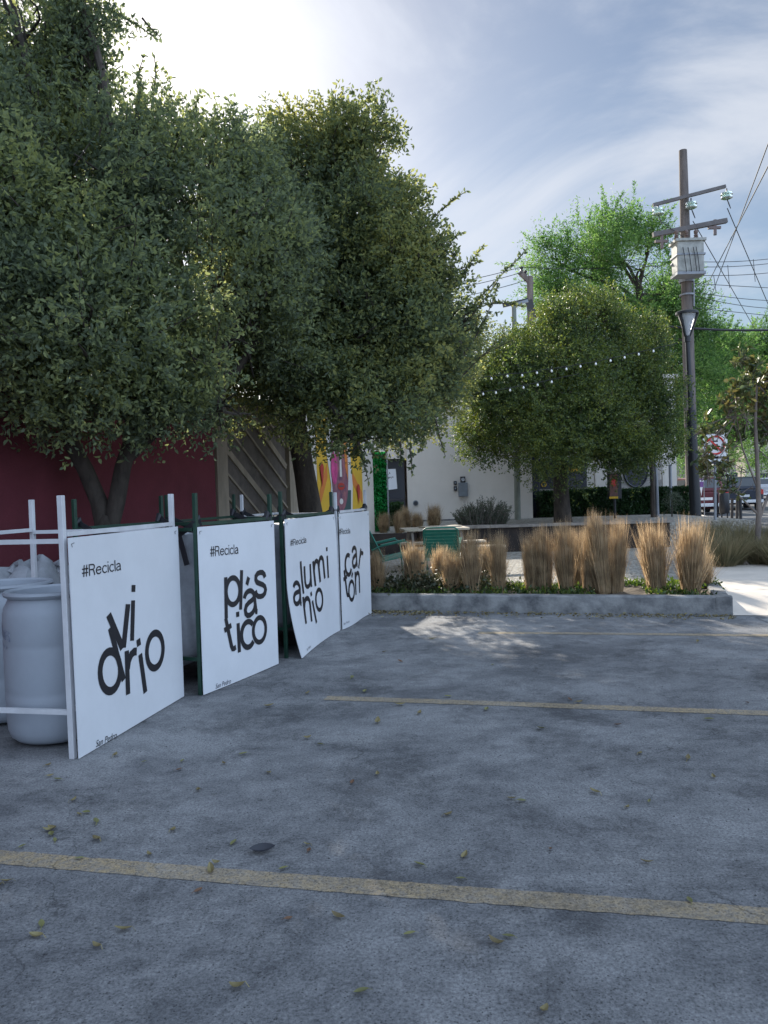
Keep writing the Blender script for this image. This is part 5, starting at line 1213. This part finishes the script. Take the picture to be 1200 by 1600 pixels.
c = D(1119, 719, DN); mb = MB(); mb.obox(c-(0, .05, 0), (.27, 0, 0), (0, .006, 0), (0, 0, .085)); pa = mb.build('arrow_plate', M['ink'], t, bevel=.003)
mb = MB(); y = c[1]-.06; mb.add([(c[0]-.2, y, c[2]-.03), (c[0]+.08, y, c[2]-.03), (c[0]+.08, y, c[2]-.06), (c[0]+.22, y, c[2]), (c[0]+.08, y, c[2]+.06), (c[0]+.08, y, c[2]+.03), (c[0]-.2, y, c[2]+.03)], [(0, 1, 5, 6), (2, 3, 4, 5, 1)]); mb.build('arrow', M['sign_white'], pa)

# black bin and bollards on the far side
c = D(1132, 800, 27); x, y = c[0], 27.0
t = empty('litter_bin', (x, y, .05), 'black litter bin on legs beyond the grasses', 'litter bin')
mb = MB(); mb.lathe((x, y, .05), [(0, .28), (.15, .28), (.17, .32), (.17, .95), (.15, 1.0)], 14); mb.build('body', M['black_steel'], t, smooth=True)
mb = MB(); mb.lathe((x, y, .05), [(.12, 1.03), (.15, 1.1), (.10, 1.22), (0, 1.26)], 14); mb.tube([(x, y, 1.0), (x, y, 1.15)], .05, 6); mb.build('hood', M['black_steel'], t, smooth=True)
for s in (-1, 1): mb = MB(); mb.bar((x+.1*s, y, .03), (x+.1*s, y, .36), .05, .05); mb.build('leg', M['black_steel'], t)
for px, py, w, lb_ in ((1121, 770, .03, 'thin black post left of the litter bin'), (1157, 778, .05, 'thick black post right of the litter bin')):
    c = D(px, 800, 25); mb = MB(); zt_ = D(px, py, 25)[2]; mb.lathe((c[0], 25, 0), [(w*1.5, 0), (w*1.5, .05), (w, .06), (w, zt_-.05), (w*1.2, zt_-.04), (w*.9, zt_), (0, zt_+.02)], 10); tag(mb.build('bollard', M['black_steel'], smooth=True), lb_, 'bollard')
for k, (px, w) in enumerate(((1143, 3), (1151, 3))):
    c = D(px, 800, 24.5); mb = MB(); mb.bar((c[0], 24.5, 0), (c[0]+.03, 24.5, D(px, 779, 24.5)[2]), .08, .08); tag(mb.build('timber_stake', M['bark'], bevel=.004), 'left brown timber stake beside the litter bin' if k == 0 else 'right brown timber stake beside the thick black post', 'stake')

# ================================================================== STREET BACKGROUND
def car(px, py, Y, m, label, rz=0.0, z=0.0):
    """seen from behind; local +Y is forward"""
    root = empty('parked_car', (0, 0, 0), label, 'car', 'vehicles parked down the street')
    def loft(secs, name, mm, parent):
        V = []; F = []; k = len(secs[0][1])
        for y, pr in secs: V += [(x, y, zq) for x, zq in pr]
        for i in range(len(secs)-1):
            for j in range(k): j2 = (j+1) % k; F.append((i*k+j, (i+1)*k+j, (i+1)*k+j2, i*k+j2))
        F.append(tuple(range(k))); F.append(tuple((len(secs)-1)*k+j for j in range(k))[::-1]); mb = MB(); mb.add(V, F); return mb.build(name, mm, parent, bevel=.03)
    def sec(w, zb, zt): return [(-w*.94, zb), (-w, zb+.15), (-w, zt-.15), (-w*.93, zt), (w*.93, zt), (w, zt-.15), (w, zb+.15), (w*.94, zb)]
    body = loft([(0, sec(.86, .35, 1.0)), (.12, sec(.92, .28, 1.06)), (2.0, sec(.93, .25, 1.08)), (3.4, sec(.93, .25, 1.05)), (4.3, sec(.90, .28, .92)), (4.55, sec(.82, .35, .75))], 'body', m, root)
    def cab(w, zt): return [(-w, 1.04), (-w*.82, zt), (w*.82, zt), (w, 1.04)]
    cabn = loft([(.12, cab(.84, 1.09)), (.42, cab(.86, 1.66)), (2.5, cab(.86, 1.70)), (3.35, cab(.84, 1.09))], 'cabin', m, root)
    mb = MB(); mb.add([(-.62, .172, 1.2), (.62, .172, 1.2), (.56, .372, 1.6), (-.56, .372, 1.6)], [(0, 1, 2, 3)])
    for s in (-1, 1): mb.add([(s*.857, .55, 1.16), (s*.857, 2.9, 1.16), (s*.74, 2.45, 1.58), (s*.74, .6, 1.58)], [(0, 1, 2, 3) if s > 0 else (3, 2, 1, 0)])
    mb.build('windows', M['glass'], root)
    for s in (-1, 1):
        mb = MB(); mb.box(s*.80-.09, s*.80+.09, -.02, .1, .78, 1.02); mb.build('taillight', M['taillight'], root, bevel=.01)
        for yy in (.85, 3.65):
            mb = MB(); mb.tube([(s*.70, yy, .34), (s*.94, yy, .34)], .34, 18); w_ = mb.build('wheel', M['tyre'], root, smooth=True)
            mb = MB(); mb.tube([(s*.93, yy, .34), (s*.955, yy, .34)], .2, 12); mb.build('rim', M['chrome'], w_)
    mb = MB(); mb.box(-.88, .88, -.10, .06, .36, .52); mb.build('bumper', M['chrome'], root, bevel=.02)
    mb = MB(); mb.box(-.25, .25, -.02, .02, .66, .78); mb.build('number_plate', M['sign_white'], root)
    root.location = (D(px, py, Y)[0], Y, z); root.rotation_euler = (0, 0, rz); return root
car(1163, 790, 38.5, M['car_dark'], 'dark blue car with a red tail light facing away beyond the young tree', math.radians(-14))
car(1104, 780, 34, M['car_maroon'], 'dark maroon car half hidden behind the lamp post', math.radians(-10))
car(1202, 780, 58, M['car_white'], 'white car farther down the street at the right edge', math.radians(-16))
car(1053, 770, 52, M['car_blue'], 'blue car glimpsed between the building and the utility pole', math.radians(40))

def house(name, label, x0, x1, Y, depth, hgt, wallm, roofm, roofh=1.2, over=.5, wins=3, doors=True):
    t = empty(name, ((x0+x1)/2, Y, 0), label, 'building')
    mb = MB(); mb.box(x0, x1, Y, Y+depth, -.02, hgt); mb.build('wall', wallm, t)
    if roofh:
        mb = MB(); ym = Y+depth/2; mb.add([(x0-over, Y-over, hgt+.003), (x1+over, Y-over, hgt+.003), (x1+over, Y+depth+over, hgt+.003), (x0-over, Y+depth+over, hgt+.003), (x0+1, ym, hgt+roofh), (x1-1, ym, hgt+roofh)], [(0, 1, 5, 4), (2, 3, 4, 5), (1, 2, 5), (3, 0, 4), (3, 2, 1, 0)]); mb.build('roof', roofm, t)
    for i in range(wins):
        xw = x0+(x1-x0)*(i+.7)/(wins+.4); mb = MB(); mb.box(xw, xw+.9, Y-.03, Y-.004, 1.0, 2.2); w_ = mb.build('window', M['dark_door'], t); mb = MB(); mb.box(xw-.05, xw+.95, Y-.06, Y-.033, .93, 1.0); mb.build('sill', M['awning'], w_)
    return t
house('corner_house', 'pale house with a brown tiled roof at the end of the street', D(1098, 740, 62)[0], D(1150, 740, 62)[0], 62, 10, 3.1, M['far_wall'], M['roof_tile'], 1.6, .8, 2)
for i, px in enumerate((1118, 1125, 1134)):
    pass
t = empty('porch', (D(1125, 740, 60)[0], 60, 0), 'white columned porch in front of the far pale house', 'porch')
for px in (1117, 1124, 1131, 1137):
    mb = MB(); x = D(px, 740, 60)[0]; mb.tube([(x, 60, 0), (x, 60, 2.7)], .13, 10); mb.build('column', M['sign_white'], t)
mb = MB(); mb.box(D(1114, 740, 60)[0], D(1141, 740, 60)[0], 59.7, 60.3, 2.7, 2.95); mb.build('beam', M['sign_white'], t)
house('street_building', 'long pale two storey building far down the street on the right', D(1165, 740, 75)[0], D(1300, 740, 75)[0], 75, 12, 5.5, M['far_wall'], M['roof_tile'], 0, 0, 4)
house('street_building', 'low pale building beyond the cream one behind the trees', D(700, 740, 48)[0], D(1075, 740, 48)[0], 48, 10, 4.2, M['far_wall'], M['roof_tile'], 0, 0, 5)
t = empty('banner_stand', (D(1097, 765, 30)[0], 30, 0), 'purple and white feather banner between the lamp post and maroon car', 'banner')
a, b = D(1091, 748, 30), D(1100, 748, 30); z0 = D(1095, 775, 30)[2]
mb = MB(); mb.add([(a[0], 30, a[2]), (b[0], 30, b[2]), (b[0]-.12, 30, z0), (a[0]+.1, 30, z0+.1), (a[0], 30.01, a[2]), (b[0], 30.01, b[2]), (b[0]-.12, 30.01, z0), (a[0]+.1, 30.01, z0+.1)], [(3, 2, 1, 0), (4, 5, 6, 7), (0, 1, 5, 4), (1, 2, 6, 5), (2, 3, 7, 6), (3, 0, 4, 7)]); mb.build('cloth', M['sign_white'], t)
mb = MB(); mb.box(a[0]+.03, b[0]-.03, 29.99, 29.997, a[2]-.33, a[2]-.12); mb.box(a[0]+.0, b[0], 29.99, 29.997, a[2]-.06, a[2]-.01); mb.build('purple_bands', M['purple'], t)
mb = MB(); mb.tube([(b[0], 30.02, 0), (b[0], 30.02, b[2]+.05)], .015, 6); mb.build('pole', M['galv'], t)
# far street trees so the end of the street is closed with green
for i, (px, d, r, lb_) in enumerate([(1090, 70, 40, 'dark distant tree behind the utility pole'), (1150, 85, 45, 'distant tree above the far pale house'), (1215, 90, 50, 'distant tree at the far right of the street')]):
    b_ = D(px, 700, d); b_[2] = 0
    tree('distant_tree', lb_, b_, [b_, b_+[0, 0, 3.5]], [.25, .2], [(b_+[0, 0, 5.0], (2.6, 2.2, 2.4)), (b_+[1.2, 0, 4.2], 1.7), (b_+[-1.3, 0, 4.3], 1.8)], 6, M['leaf_hedge'], 10, .8, .25, .13, M['bark'], nshoot=0, six=False, group='distant street trees', limbr=.08)
print('all ok')
